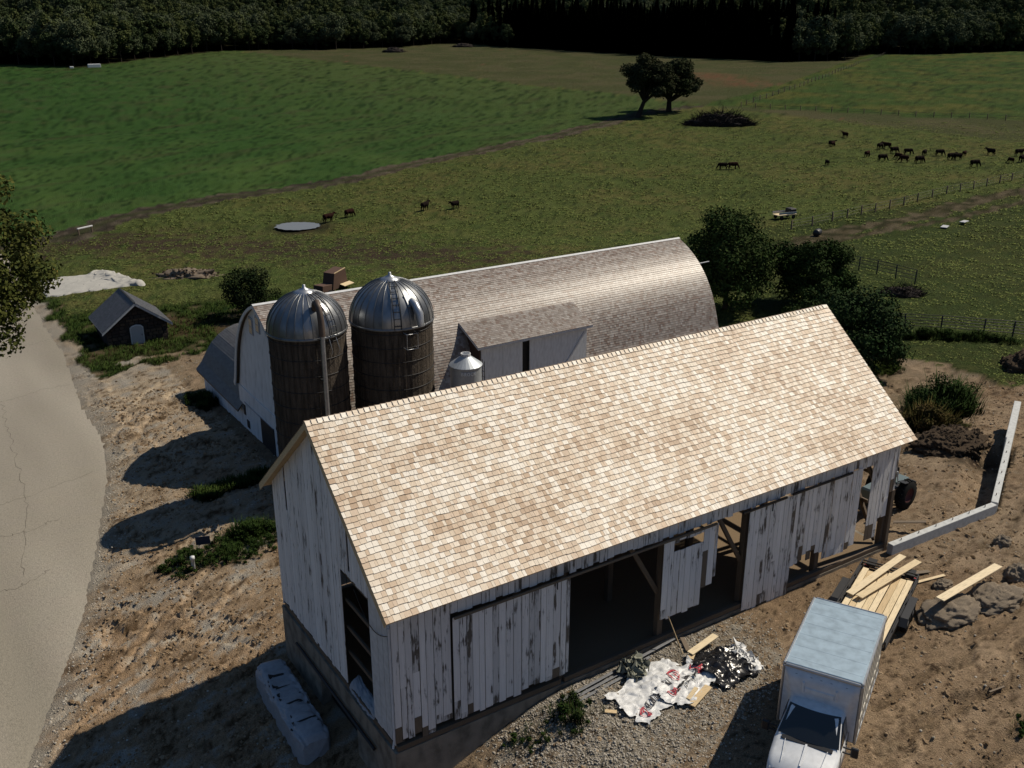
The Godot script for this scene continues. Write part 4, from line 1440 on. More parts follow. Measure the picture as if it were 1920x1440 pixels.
func build_truck() -> void:
	# local: +x forward, z to the right, origin under the box front
	var f := Vector3(-0.877, 0, 0.481)
	var t := thing("box_truck", "white box truck with silver blue roof parked facing the camera beside the barn", "truck", Vector3(11.4, 0.33, 11.72), atan2(-f.z, f.x))
	var wd := 1.2
	var bx := mk()
	box(bx, Vector3(-2.05, 1.85, 0), Vector3(4.08, 2.14, wd * 2 - 0.04), Basis(), 0.02)
	obj("cargo_box", bx, M.truck_side, t)
	var rf := mk()
	box(rf, Vector3(-2.05, 2.955, 0), Vector3(4.0, 0.05, wd * 2 - 0.12), Basis(), 0.02)
	obj("roof_panel", rf, M.truck_roof, t)
	for k in 6:
		var rb := mk()
		beam(rb, Vector3(-3.8 + k * 0.68, 2.978, -1.1), Vector3(-3.8 + k * 0.68, 2.978, 1.1), 0.05, 0.012)
		obj("roof_bow", rb, M.truck_roof, t)
	for s in [-1.0, 1.0]:
		for k in 9:
			var ps := mk()
			beam(ps, Vector3(-3.95 + k * 0.46, 0.86, s * 1.183), Vector3(-3.95 + k * 0.46, 2.86, s * 1.183), 0.035, 0.014, 0.0, Vector3.RIGHT)
			obj("side_seam", ps, M.steel, t)
		var ru := mk()
		beam(ru, Vector3(-4.0, 1.5, s * 1.186), Vector3(-0.05, 1.5, s * 1.186), 0.02, 0.09)
		obj("rub_rail", ru, M.truck_side, t)
		var dl := mk()
		beam(dl, Vector3(0.16, 0.5, s * 0.985), Vector3(0.16, 1.28, s * 0.985), 0.012, 0.02, 0.0, Vector3.RIGHT)
		beam(dl, Vector3(1.2, 0.5, s * 0.985), Vector3(1.2, 1.28, s * 0.985), 0.012, 0.02, 0.0, Vector3.RIGHT)
		box(dl, Vector3(0.36, 1.05, s * 0.99), Vector3(0.16, 0.05, 0.03))
		obj("door_trim", dl, M.dark, t)
	var cw := mk()
	box(cw, Vector3(1.36, 1.352, 0), Vector3(0.14, 0.03, 1.5), Basis(Vector3.BACK, -0.4), 0.01)
	obj("cowl", cw, M.black_metal, t)
	var cl := mk()
	for s in [-1.0, 1.0]: beam(cl, Vector3(1.42, 1.352, s * 0.62), Vector3(2.16, 1.13, s * 0.55), 0.014, 0.012)
	beam(cl, Vector3(1.42, 1.375, 0), Vector3(2.16, 1.15, 0), 0.06, 0.014)
	obj("hood_lines", cl, M.truck, t)
	for s in [-1.0, 1.0]:
		var e := mk()
		beam(e, Vector3(-4.1, 2.93, s * (wd - 0.03)), Vector3(0.0, 2.93, s * (wd - 0.03)), 0.08, 0.1, 0.025)
		obj("roof_rail", e, M.steel, t)
		var p := mk()
		beam(p, Vector3(0.0, 0.8, s * (wd - 0.035)), Vector3(0.0, 2.9, s * (wd - 0.035)), 0.08, 0.08, 0.02)
		obj("corner_post", p, M.steel, t)
		var lo := mk()
		beam(lo, Vector3(-4.1, 0.8, s * (wd - 0.03)), Vector3(0.0, 0.8, s * (wd - 0.03)), 0.07, 0.1, 0.01)
		obj("lower_rail", lo, M.steel, t)
	for xx in [0.02, -4.1]:
		var e := mk()
		beam(e, Vector3(xx, 2.93, -wd + 0.08), Vector3(xx, 2.93, wd - 0.08), 0.08, 0.1, 0.025)
		obj("roof_rail", e, M.steel, t)
	# moulded front cap: flat face with hollowed lower corners
	var fc := mk()
	fc.set_smooth_group(1)
	var cols := 24
	var rws := 16
	for i in cols:
		for j in rws:
			var q := []
			for d in [[0, 0], [1, 0], [1, 1], [0, 1]]:
				var u: float = float(i + d[0]) / cols * 2.0 - 1.0
				var v: float = float(j + d[1]) / rws
				var y := 0.86 + v * 2.02
				var k := ss(0.58 + 0.34 * v, 0.66 + 0.34 * v, absf(u))
				var x := lerpf(0.16 + 0.10 * (1.0 - v), 0.02, k) * (1.0 - ss(0.9, 1.0, v)) + 0.02
				q.append(Vector3(x, y, u * (wd - 0.08)))
			quad(fc, q[0], q[3], q[2], q[1])
	obj("front_cap", fc, M.truck, t)
	var hb := mk()
	box(hb, Vector3(0.2, 2.36, 0), Vector3(0.07, 0.2, 0.9), Basis(), 0.03)
	for s in [-1.0, 1.0]: box(hb, Vector3(0.2, 2.44, s * 0.5), Vector3(0.1, 0.38, 0.09), Basis(), 0.03)
	obj("front_moulding", hb, M.truck, t)
	for zz in [-0.75, -0.3, 0.0, 0.3, 0.75]:
		var ml := mk()
		box(ml, Vector3(0.1, 2.76, zz), Vector3(0.04, 0.035, 0.06))
		obj("marker_lamp", ml, M.dark, t)
	var rd := mk()
	box(rd, Vector3(-4.12, 1.85, 0), Vector3(0.03, 2.0, 2.2))
	obj("rear_door", rd, M.truck, t)
	# cab
	var xs := [0.12, 0.5, 0.62, 1.28, 1.34, 1.9, 2.2, 2.34]
	var rings := []
	for q in [[2.03, 0.84, 0.98], [2.02, 0.82, 0.98], [1.96, 0.80, 0.98], [1.36, 0.93, 0.98], [1.32, 0.95, 0.98], [1.17, 0.94, 0.96], [1.07, 0.90, 0.94], [0.95, 0.84, 0.9]]:
		var top: float = q[0]
		var hw: float = q[1]
		var bw: float = q[2]
		var mid := minf(1.28, top - 0.1)
		rings.append([Vector2(-bw, 0.45), Vector2(-bw, mid * 0.75), Vector2(-lerpf(bw, hw, 0.35), mid), Vector2(-hw, top - 0.07), Vector2(-hw + 0.12, top), Vector2(0, top + 0.035), Vector2(hw - 0.12, top), Vector2(hw, top - 0.07), Vector2(lerpf(bw, hw, 0.35), mid), Vector2(bw, mid * 0.75), Vector2(bw, 0.45)])
	var cb := mk()
	loft(cb, xs, rings)
	obj("cab_body", cb, M.truck, t)
	# windscreen, proud by a few mm, curved
	var ws := mk()
	ws.set_smooth_group(1)
	for i in 10:
		for j in 4:
			var q := []
			for d in [[0, 0], [1, 0], [1, 1], [0, 1]]:
				var u: float = (i + d[0]) / 10.0 * 2.0 - 1.0
				var v: float = (j + d[1]) / 4.0
				var x := lerpf(1.34, 0.62, v) - 0.10 * u * u
				q.append(Vector3(x, lerpf(1.375, 2.0, v) + 0.015, u * lerpf(0.90, 0.76, v)))
			quad(ws, q[0], q[3], q[2], q[1])
	obj("windscreen", ws, M.glass, t)
	for s in [-1.0, 1.0]:
		var sw := mk()
		prism(sw, Vector3(0, 0, s * 0.955), Vector3.RIGHT, Vector3(0, 1, -0.16 * s).normalized(), Vector3(0, 0, s), PackedVector2Array([Vector2(0.2, 1.32), Vector2(0.25, 1.9), Vector2(0.6, 1.88), Vector2(1.12, 1.4), Vector2(1.12, 1.32)]), 0.02)
		var swo := obj("side_window", sw, M.glass, t)
		swo.position = Vector3(0, 0.0, s * 0.19)
		var mi := mk()
		box(mi, Vector3(1.05, 1.32, s * 1.32), Vector3(0.12, 0.34, 0.22), Basis(), 0.03)
		beam(mi, Vector3(1.05, 1.4, s * 0.98), Vector3(1.05, 1.4, s * 1.25), 0.04, 0.04)
		beam(mi, Vector3(1.05, 1.22, s * 0.98), Vector3(1.05, 1.22, s * 1.25), 0.04, 0.04)
		obj("mirror", mi, M.black_metal, t)
		var hl := mk()
		box(hl, Vector3(2.3, 0.84, s * 0.72), Vector3(0.1, 0.2, 0.28), Basis(), 0.03)
		obj("headlight", hl, M.letter_white, t)
		wheel(t, Vector3(1.62, 0.37, s * 0.86), 0.37, 0.24, M.steel)
		wheel(t, Vector3(-2.75, 0.37, s * 0.9), 0.37, 0.4, M.steel)
	var gr := mk()
	box(gr, Vector3(2.33, 0.8, 0), Vector3(0.06, 0.3, 1.1))
	obj("grille", gr, M.black_metal, t)
	var bp := mk()
	box(bp, Vector3(2.42, 0.5, 0), Vector3(0.16, 0.2, 1.9), Basis(), 0.05)
	obj("bumper", bp, M.steel, t)
	var ch := mk()
	box(ch, Vector3(-1.6, 0.62, 0), Vector3(4.6, 0.18, 0.9))
	obj("chassis", ch, M.black_metal, t)

func build_trailer() -> void:
	# local: +x forward, bed from x -5.3 .. 0
	var f := Vector3(-0.911, 0, 0.412).normalized()
	var o := Vector3(21.35, 0.33, 6.8) + f * 5.3
	var t := thing("utility_trailer", "black flatbed trailer with side rails loaded with pale planks behind the white truck", "trailer", o, atan2(-f.z, f.x))
	var hw := 1.08
	for s in [-1.0, 1.0]:
		var r := mk()
		beam(r, Vector3(-5.3, 0.62, s * hw), Vector3(0, 0.62, s * hw), 0.08, 0.14, 0.01)
		obj("side_frame", r, M.black_metal, t)
		var tr := mk()
		beam(tr, Vector3(-5.3, 0.86, s * hw), Vector3(0, 0.86, s * hw), 0.05, 0.05, 0.01)
		obj("side_rail", tr, M.black_metal, t)
		for k in 6:
			var st := mk()
			beam(st, Vector3(-5.25 + k * 1.04, 0.62, s * hw), Vector3(-5.25 + k * 1.04, 0.86, s * hw), 0.05, 0.05)
			obj("stake", st, M.black_metal, t)
		for wx in [-3.3, -2.45]:
			wheel(t, Vector3(wx, 0.36, s * (hw + 0.2)), 0.36, 0.22, M.steel)
		var fd := mk()
		for q in [[-3.95, 0.55, -3.7, 0.78], [-3.7, 0.78, -2.05, 0.78], [-2.05, 0.78, -1.8, 0.55]]:
			beam(fd, Vector3(q[0], q[1], s * (hw + 0.2)), Vector3(q[2], q[3], s * (hw + 0.2)), 0.28, 0.02)
		obj("fender", fd, M.black_metal, t)
		var tl := mk()
		box(tl, Vector3(-5.36, 0.6, s * 0.9), Vector3(0.06, 0.12, 0.2), Basis(), 0.01)
		obj("tail_lamp", tl, M.red, t)
	for k in 7:
		var c := mk()
		beam(c, Vector3(-5.2 + k * 0.86, 0.55, -hw), Vector3(-5.2 + k * 0.86, 0.55, hw), 0.08, 0.1)
		obj("cross_member", c, M.black_metal, t)
	var gate := mk()
	for y in [0.62, 0.74, 0.86]: beam(gate, Vector3(-5.32, y, -hw), Vector3(-5.32, y, hw), 0.05, 0.05)
	obj("tailgate_rails", gate, M.black_metal, t)
	for s in [-1.0, 1.0]:
		var rp := mk()
		box(rp, Vector3(-5.5, 0.75, s * 0.75), Vector3(0.4, 0.05, 0.35), Basis(Vector3.BACK, -0.3))
		obj("ramp", rp, M.black_metal, t)
	var dr := mk()
	beam(dr, Vector3(0, 0.55, -0.8), Vector3(1.3, 0.5, 0), 0.08, 0.1)
	beam(dr, Vector3(0, 0.55, 0.8), Vector3(1.3, 0.5, 0), 0.08, 0.1)
	obj("drawbar", dr, M.black_metal, t)
	# planks in the bed and loose on top
	var words := ["nearest the barn", "second from the barn side", "third from the barn side", "fourth from the barn side, at the middle", "fifth from the barn side", "sixth from the barn side", "seventh from the barn side", "along the outer rail, away from the barn"]
	for k in 8:
		var w := 0.24
		var len: float = [4.9, 4.3, 5.0, 4.6, 4.9, 4.7, 5.05, 4.6][k]
		var s := mk()
		box(s, Vector3.ZERO, Vector3(len, 0.045, w - 0.015), Basis(), 0.006)
		var p := obj("plank", s, M.lumber[[2, 0, 3, 2, 0, 2, 1, 2][k]])
		p.transform = Transform3D(Basis(Vector3.UP, atan2(-f.z, f.x) + rr(-0.006, 0.006)), Vector3.ZERO)
		p.position = o + f * (-5.15 + len * 0.5 + rr(0, 0.2)) + f.cross(Vector3.UP) * (-0.86 + k * 0.246) + Vector3.UP * (0.64 + [0.0, 0.03, 0.0, 0.05, 0.05, 0.04, 0.0, 0.02][k])
		tag(p, "pale sawn plank lying in the trailer bed, " + words[k], "plank", "planks lying in the trailer bed")
	for q in [[Vector3(18.52, 1.14, 7.13), Vector3(22.45, 1.26, 6.55), "pale board on the trailer load, the one nearer the barn, overhanging the tailgate"], [Vector3(18.6, 1.18, 7.5), Vector3(22.68, 1.22, 7.12), "pale board on the trailer load, the one farther from the barn, overhanging the tailgate"]]:
		var s := mk()
		beam(s, -(q[1] - q[0]) * 0.5, (q[1] - q[0]) * 0.5, 0.3, 0.035, 0.005)
		var p := obj("plank", s, M.lumber[2 if q[0].y < 1.16 else 0])
		p.position = (q[0] + q[1]) * 0.5
		tag(p, q[2], "plank", "loose boards on the trailer load")

# ---------------------------------------------------------------- tractor
func build_tractor() -> void:
	var t := thing("tractor", "small grey green tractor with red wheel rims half hidden behind the barn corner", "tractor", Vector3(27.5, 0.33, 2.1), PI + 0.12)
	# local: +x forward (towards the barn)
	for s in [-1.0, 1.0]:
		var ty := mk()
		lathe(ty, [Vector2(0.36, -0.2), Vector2(0.62, -0.2), Vector2(0.68, -0.12), Vector2(0.68, 0.12), Vector2(0.62, 0.2), Vector2(0.36, 0.2)], 28)
		for k in 22:
			var a: float = TAU * k / 22
			for h in [-1.0, 1.0]:
				box(ty, Vector3(cos(a + 0.1 * h) * 0.69, 0.09 * h, sin(a + 0.1 * h) * 0.69), Vector3(0.06, 0.16, 0.05), Basis(Vector3.UP, -a) * Basis(Vector3.RIGHT, 0.5 * h))
		var w := obj("rear_wheel", ty, M.rubber, t)
		w.position = Vector3(0, 0.68, s * 0.75)
		w.rotation.x = PI / 2
		var rm := mk()
		lathe(rm, [Vector2(0, -0.05), Vector2(0.3, -0.1), Vector2(0.37, -0.19), Vector2(0.37, 0.19), Vector2(0.3, 0.1), Vector2(0, 0.05)], 20)
		obj("rim", rm, M.red_rim, w)
		wheel(t, Vector3(1.95, 0.36, s * 0.6), 0.36, 0.2, M.red_rim)
		var fd := mk()
		beam(fd, Vector3(-0.55, 1.22, s * 0.72), Vector3(0.5, 1.42, s * 0.72), 0.36, 0.04, 0.01)
		obj("fender", fd, M.black_metal, t)
		var lk := mk()
		beam(lk, Vector3(-0.5, 0.9, s * 0.45), Vector3(-0.95, 0.75, s * 0.4), 0.08, 0.1)
		obj("rear_link", lk, M.black_metal, t)
	var dk := mk()
	box(dk, Vector3(-0.15, 1.2, 0), Vector3(0.95, 0.12, 1.0), Basis(), 0.02)
	obj("deck", dk, M.teal, t)
	var hd := mk()
	box(hd, Vector3(1.45, 1.1, 0), Vector3(1.5, 0.55, 0.62), Basis(), 0.08)
	obj("hood", hd, M.teal, t)
	var fr := mk()
	box(fr, Vector3(0.8, 0.6, 0), Vector3(2.6, 0.3, 0.4), Basis(), 0.03)
	obj("frame", fr, M.black_metal, t)
	var se := mk()
	box(se, Vector3(0.1, 1.38, 0), Vector3(0.45, 0.1, 0.45), Basis(), 0.04)
	box(se, Vector3(-0.14, 1.6, 0), Vector3(0.08, 0.4, 0.42), Basis(), 0.03)
	obj("seat", se, M.dark, t)
	var sw := mk()
	tube(sw, [Vector3(0.9, 1.3, 0), Vector3(0.65, 1.7, 0)], [0.02], 6)
	var ring := []
	for k in 17: ring.append(Vector3(0.65, 1.7, 0) + Basis(Vector3.BACK, 0.55) * Vector3(cos(TAU * k / 16) * 0.19, 0, sin(TAU * k / 16) * 0.19))
	tube(sw, ring, [0.015], 5, false)
	obj("steering_wheel", sw, M.dark, t)
	var rl := mk()
	tube(rl, [Vector3(0.45, 1.25, -0.55), Vector3(0.55, 1.9, -0.5), Vector3(0.9, 2.05, -0.3)], [0.035], 6)
	obj("grab_handle", rl, M.white, t)

# ---------------------------------------------------------------- walls, debris, small things
func lump(called: String, at: Vector3, rad: Vector3, m: Material, seed_n: int, rough := 0.35, seg := 26, cut := -0.25, parent: Node = null) -> MeshInstance3D:
	var st := mk()
	st.set_smooth_group(1)
	var n := FastNoiseLite.new()
	n.seed = seed_n
	n.frequency = 1.1
	n.fractal_octaves = 5
	n.fractal_gain = 0.55
	var pt := func(u: float, v: float) -> Vector3:
		var a := u * TAU
		var b := lerpf(cut, 1.0, v) * PI * 0.5
		var d := Vector3(cos(a) * cos(b), sin(b), sin(a) * cos(b))
		var k := 1.0 + n.get_noise_3d(d.x * 1.6, d.y * 1.6, d.z * 1.6) * rough * 2.0
		return d * rad * k
	var rows := seg / 2
	for i in seg:
		for j in rows:
			var a: Vector3 = pt.call(float(i) / seg, float(j) / rows)
			var b: Vector3 = pt.call(float(i + 1) / seg, float(j) / rows)
			var c: Vector3 = pt.call(float(i + 1) / seg, float(j + 1) / rows)
			var d: Vector3 = pt.call(float(i) / seg, float(j + 1) / rows)
			if j == rows - 1: tri(st, a, c, b)
			else: quad(st, a, d, c, b)
	var o := obj(called, st, m, parent)
	o.position = at
	return o

# a sheet over a grid with folds; outline given by a function of (u, v)
func sheet(nu: int, nv: int, fn: Callable) -> SurfaceTool:
	var st := mk()
	st.set_smooth_group(1)
	for i in nu:
		for j in nv:
			var a: Vector3 = fn.call(float(i) / nu, float(j) / nv)
			var b: Vector3 = fn.call(float(i + 1) / nu, float(j) / nv)
			var c: Vector3 = fn.call(float(i + 1) / nu, float(j + 1) / nv)
			var d: Vector3 = fn.call(float(i) / nu, float(j + 1) / nv)
			quad(st, a, d, c, b)
	return st

func text_on(text: String, size: float, place: Callable, m: Material, parent: Node3D, called := "lettering") -> void:
	var tm := TextMesh.new()
	var fn := SystemFont.new()
	fn.font_names = PackedStringArray(["Droid Serif"])
	fn.font_weight = 700
	tm.font = fn
	tm.text = text
	tm.font_size = 48
	tm.pixel_size = size / 48.0
	tm.depth = 0.004
	var arr := tm.surface_get_arrays(0)
	var V: PackedVector3Array = arr[Mesh.ARRAY_VERTEX]
	var N: PackedVector3Array = arr[Mesh.ARRAY_NORMAL]
	for i in V.size():
		V[i] = place.call(V[i].x, V[i].y) + Vector3.UP * (0.045 + V[i].z)
		N[i] = Vector3.UP
	arr[Mesh.ARRAY_VERTEX] = V
	arr[Mesh.ARRAY_NORMAL] = N
	arr[Mesh.ARRAY_TANGENT] = null
	var am := ArrayMesh.new()
	am.add_surface_from_arrays(Mesh.PRIMITIVE_TRIANGLES, arr)
	part(called, am, m, parent)

func build_debris() -> void:
	# concrete wall of the new foundation
	var cw := thing("concrete_wall", "low new concrete foundation wall bending round the dug yard at the barn corner", "wall", Vector3(23.7, 0, 5.2))
	var P := [Vector3(23.5, 0.0, 5.2), Vector3(30.6, 0.0, 5.4), Vector3(38.15, 0.0, 1.42)]
	for i in 2:
		var a: Vector3 = P[i] - cw.position
		var b: Vector3 = P[i + 1] - cw.position
		var d := (b - a).normalized()
		if i == 1: a += d * 0.16
		var s := mk()
		beam(s, Vector3(a.x, -0.3, a.z), Vector3(b.x, -0.3, b.z), 0.3, 2.2, 0.02)
		obj("wall_section", s, M.new_concrete, cw)
		for k in 6:
			var t := mk()
			tube(t, [a.lerp(b, (k + 0.6) / 6.2) + Vector3.UP * 0.78, a.lerp(b, (k + 0.6) / 6.2) + Vector3.UP * 0.9], [0.02], 6)
			obj("anchor_bolt", t, M.rust, cw)
	var s2 := mk()
	beam(s2, Vector3(38.3, -0.7, 1.3) - cw.position, Vector3(43.6, -0.7, -1.5) - cw.position, 0.36, 2.8, 0.02)
	obj("wall_section", s2, M.new_concrete, cw)
	# grey beam at the right edge of the picture
	var bm := mk()
	beam(bm, Vector3(35.4, 0.45, 4.3), Vector3(38.7, 0.3, 2.3), 0.24, 0.2, 0.02)
	tag(obj("timber_beam", bm, M.bare), "weathered grey timber lying outside the concrete wall at the right edge", "timber")
	# boulders
	for q in [[Vector3(21.7, 0.35, 9.35), Vector3(1.5, 0.55, 0.85), 11, "large flat topped boulder under the long pale board"], [Vector3(24.1, 0.3, 9.7), Vector3(1.35, 0.5, 0.8), 12, "low broken boulder just right of the board"], [Vector3(23.2, 0.3, 8.0), Vector3(0.5, 0.3, 0.3), 13, "small dark rock behind the long pale board"], [Vector3(28.4, 0.33, 7.3), Vector3(0.42, 0.34, 0.34), 14, "lone round rock on the bare dirt near the right edge"], [Vector3(26.5, 0.3, 9.2), Vector3(0.62, 0.5, 0.5), 15, "rounded boulder cut by the right edge of the picture"], [Vector3(44.5, -3.2, -20.5), Vector3(0.5, 0.3, 0.4), 16, "grey rock in the shade of the tree behind the barn"]]:
		tag(lump("boulder", q[0], q[1], M.rock, q[2], 0.18, 64), q[3], "boulder", "boulders on the bare ground")
	var lb := mk()
	var la := Vector3(21.0, 1.2, 9.3)
	var lc := Vector3(25.25, 1.12, 8.98)
	beam(lb, (la - lc) * 0.5, (lc - la) * 0.5, 0.34, 0.04, 0.006)
	var lo := obj("plank", lb, M.lumber[2])
	lo.position = (la + lc) * 0.5
	tag(lo, "long pale board balanced on the big boulder at right", "plank")
	# dark heaps
	tag(lump("soil_mound", Vector3(36.6, -0.1, -0.9), Vector3(2.2, 0.6, 1.5), M.soil, 21, 0.22, 60), "dark heap of topsoil and roots inside the bend of the concrete wall", "soil mound")
	tag(lump("soil_mound", Vector3(59.5, -3.2, -10.0), Vector3(1.9, 1.3, 1.6), M.soil, 22, 0.22, 40), "dark brown heap cut by the right edge beyond the concrete wall", "soil mound")
	# white and black plastic wrap in front of the doors
	var wn := FastNoiseLite.new()
	wn.seed = 77
	wn.frequency = 1.0
	wn.fractal_octaves = 3
	wn.fractal_gain = 0.4
	var h1 := func(x: float, z: float) -> float:
		var r := absf(wn.get_noise_2d(x * 1.1, z * 1.6))
		return 0.36 + 0.03 + r * 0.13 + 0.16 * exp(-pow((z - 6.6) * 1.6, 2)) * (0.5 + 0.5 * sin(x * 2.1)) + absf(wn.get_noise_2d(x * 3.0, z * 3.0)) * 0.03
	var quadp := func(A: Vector2, B: Vector2, C: Vector2, D: Vector2, hf: Callable, ws: float) -> Callable:
		return func(u: float, v: float) -> Vector3:
			var p := A.lerp(B, u).lerp(D.lerp(C, u), v)
			p += Vector2(wn.get_noise_2d(u * 4.0 + ws, v * 4.0), wn.get_noise_2d(v * 4.0, u * 4.0 + ws)) * 0.28
			return Vector3(p.x, hf.call(p.x, p.y), p.y)
	# corners of the left sheet seen in plan
	var f1: Callable = quadp.call(Vector2(7.45, 6.15), Vector2(10.6, 5.55), Vector2(10.7, 6.9), Vector2(7.75, 8.15), h1, 0.0)
	var t1 := thing("plastic_wrap", "crumpled white lumber wrap printed in black and red, lying left of the black plastic", "plastic sheet", Vector3.ZERO)
	obj("sheet", sheet(110, 80, f1), M.plastic, t1)
	var h2 := func(x: float, z: float) -> float: return h1.call(x + 3.7, z) + 0.06
	var f2: Callable = quadp.call(Vector2(8.9, 7.0), Vector2(11.3, 6.25), Vector2(11.5, 7.45), Vector2(9.4, 8.0), h2, 5.0)
	var t2 := thing("plastic_wrap", "printed white lumber wrap folded over in front, touching the black plastic", "plastic sheet", Vector3.ZERO)
	obj("sheet", sheet(90, 64, f2), M.plastic, t2)
	for q in [[t1, f1, 0.47, 0.74, 0.24, 0.24], [t2, f2, 0.52, 0.45, 0.34, 0.34]]:
		var fc: Callable = q[1]
		var u0: float = q[2]
		var v0: float = q[3]
		var su: float = q[4]
		var sv: float = q[5] * 2.0
		var pl := func(x: float, y: float) -> Vector3: return fc.call(clampf(u0 + x * su, 0, 1), clampf(v0 - y * sv * 0.9, 0, 1))
		text_on("HAMPTON", 0.36, pl, M.ink, q[0])
		var pl2 := func(x: float, y: float) -> Vector3: return fc.call(clampf(u0 + x * su, 0, 1), clampf(v0 + 0.13 - y * sv * 0.9, 0, 1))
		text_on("L U M B E R", 0.13, pl2, M.ink, q[0])
		for sx in [-1.0, 1.0]:
			var uc: float = u0 + sx * 0.33
			var pl3 := func(x: float, y: float) -> Vector3: return fc.call(clampf(uc + x * su, 0, 1), clampf(v0 - sx * 0.02 - y * sv * 0.9, 0, 1))
			text_on("H", 0.3, pl3, M.red, q[0], "emblem_letter")
			var rg := mk()
			for k in 28:
				var a0 := TAU * k / 28
				var a1 := TAU * (k + 1) / 28
				var e := Vector3.UP * 0.045
				quad(rg, pl3.call(cos(a0) * 0.26, sin(a0) * 0.24) + e, pl3.call(cos(a1) * 0.26, sin(a1) * 0.26) + e, pl3.call(cos(a1) * 0.2, sin(a1) * 0.2) + e, pl3.call(cos(a0) * 0.2, sin(a0) * 0.2) + e)
			obj("emblem_ring", rg, M.red, q[0])
	var h3 := func(x: float, z: float) -> float:
		return 0.38 + 0.2 * exp(-pow((x - 11.9) * 0.9, 2) - pow((z - 7.0) * 1.3, 2)) + absf(wn.get_noise_2d(x * 1.2 + 30.0, z * 1.5)) * 0.26 + absf(wn.get_noise_2d(x * 3.0, z * 3.6)) * 0.04
	var f3: Callable = quadp.call(Vector2(11.05, 6.25), Vector2(13.0, 6.35), Vector2(12.9, 8.0), Vector2(11.15, 8.0), h3, 9.0)
	var t3 := thing("black_plastic", "heap of crumpled shiny black plastic between the white wrap and the truck", "plastic sheet", Vector3.ZERO)
	obj("sheet", sheet(56, 50, f3), M.black_plastic, t3)
	var h4 := func(x: float, z: float) -> float: return 0.38 + absf(wn.get_noise_2d(x * 3.0, z * 3.0)) * 0.4
	var t4 := thing("plastic_wrap", "small scrap of white wrap sticking out beyond the black plastic", "plastic sheet", Vector3.ZERO)
	obj("sheet", sheet(20, 16, quadp.call(Vector2(12.7, 6.5), Vector2(13.4, 6.4), Vector2(13.2, 7.9), Vector2(12.6, 7.8), h4, 3.0)), M.plastic, t4)
	var t5 := thing("canvas_scrap", "crumpled grey green canvas scrap lying on the metal strips by the door", "canvas")
	obj("sheet", sheet(22, 18, quadp.call(Vector2(8.6, 5.35), Vector2(9.7, 5.15), Vector2(9.75, 5.85), Vector2(8.9, 6.1), func(x, z): return 0.42 + absf(wn.get_noise_2d(x * 2.2, z * 2.2)) * 0.7, 4.0)), M.canvas, t5)
	# offcuts
	for q in [[Vector3(9.6, 0.46, 8.12), Vector3(10.75, 0.5, 7.72), 0.26, 1, "tan plank offcut in front of the white wrap"], [Vector3(9.7, 0.5, 7.85), Vector3(10.3, 0.55, 7.6), 0.14, 0, "narrow wood strip tucked under the edge of the white wrap"], [Vector3(11.35, 0.62, 6.12), Vector3(12.85, 0.66, 5.85), 0.26, 2, "pale plank offcut behind the black plastic"], [Vector3(11.2, 0.55, 6.3), Vector3(11.7, 0.55, 5.95), 0.22, 1, "short tan block at the left end of the pale offcut"], [Vector3(11.62, 0.40, 5.75), Vector3(11.95, 0.42, 5.05), 0.17, 3, "brown board end lying on the gravel near the hanging door"], [Vector3(7.05, 0.42, 6.75), Vector3(7.35, 0.42, 7.0), 0.16, 1, "small wood scrap left of the white wrap"], [Vector3(14.6, 0.4, 5.6), Vector3(15.3, 0.4, 5.3), 0.05, 3, "thin stick on the gravel under the second doorway"], [Vector3(22.2, 0.45, 6.6), Vector3(23.6, 0.42, 7.1), 0.2, 3, "reddish board on the dirt behind the trailer"], [Vector3(22.3, 0.40, 7.3), Vector3(23.9, 0.40, 7.6), 0.14, 0, "pale narrow board on the dirt beyond the trailer ramp"], [Vector3(18.7, 0.36, 13.0), Vector3(19.4, 0.36, 13.1), 0.07, 3, "dark stick on the open dirt right of the truck"], [Vector3(25.4, 0.7, 3.9), Vector3(26.3, 0.9, 4.9), 0.2, 3, "grey broken board leaning on the inside of the concrete wall"]]:
		var s := mk()
		beam(s, (q[0] - q[1]) * 0.5, (q[1] - q[0]) * 0.5, q[2], 0.035, 0.004)
		var o := obj("offcut", s, M.lumber[q[3]] if q[3] != 3 else M.bare)
		o.position = (q[0] + q[1]) * 0.5
		tag(o, q[4], "board", "wood offcuts on the ground")
	var i := 0
	for q in [[Vector3(6.2, 0.42, 5.52), Vector3(11.6, 0.5, 5.02), "long silver metal strip on the ground along the barn sill, the one nearest the wall"], [Vector3(6.3, 0.40, 5.68), Vector3(10.2, 0.42, 5.3), "silver metal strip along the barn sill, middle of three"], [Vector3(6.5, 0.39, 5.84), Vector3(9.0, 0.39, 5.6), "shorter silver metal strip along the barn, the one farthest from the wall"]]:
		var s := mk()
		beam(s, (q[0] - q[1]) * 0.5, (q[1] - q[0]) * 0.5, 0.11, 0.03, 0.005)
		var o := obj("metal_strip", s, M.steel)
		o.position = (q[0] + q[1]) * 0.5
		tag(o, q[2], "metal strip", "metal strips by the barn sill")
		i += 1
	var sk := mk()
	tube(sk, [Vector3(11.22, 1.6, 5.02), Vector3(11.35, 0.38, 5.75)], [0.02], 6)
	tag(obj("leaning_stick", sk, M.lumber[3]), "thin stick leaning under the hanging door to the ground", "stick")
	# wrapped pile by the west wall
	var tp := thing("covered_pile", "long low pile under torn white plastic beside the barn's end wall", "covered pile", Vector3(-0.75, -2.15, -1.7))
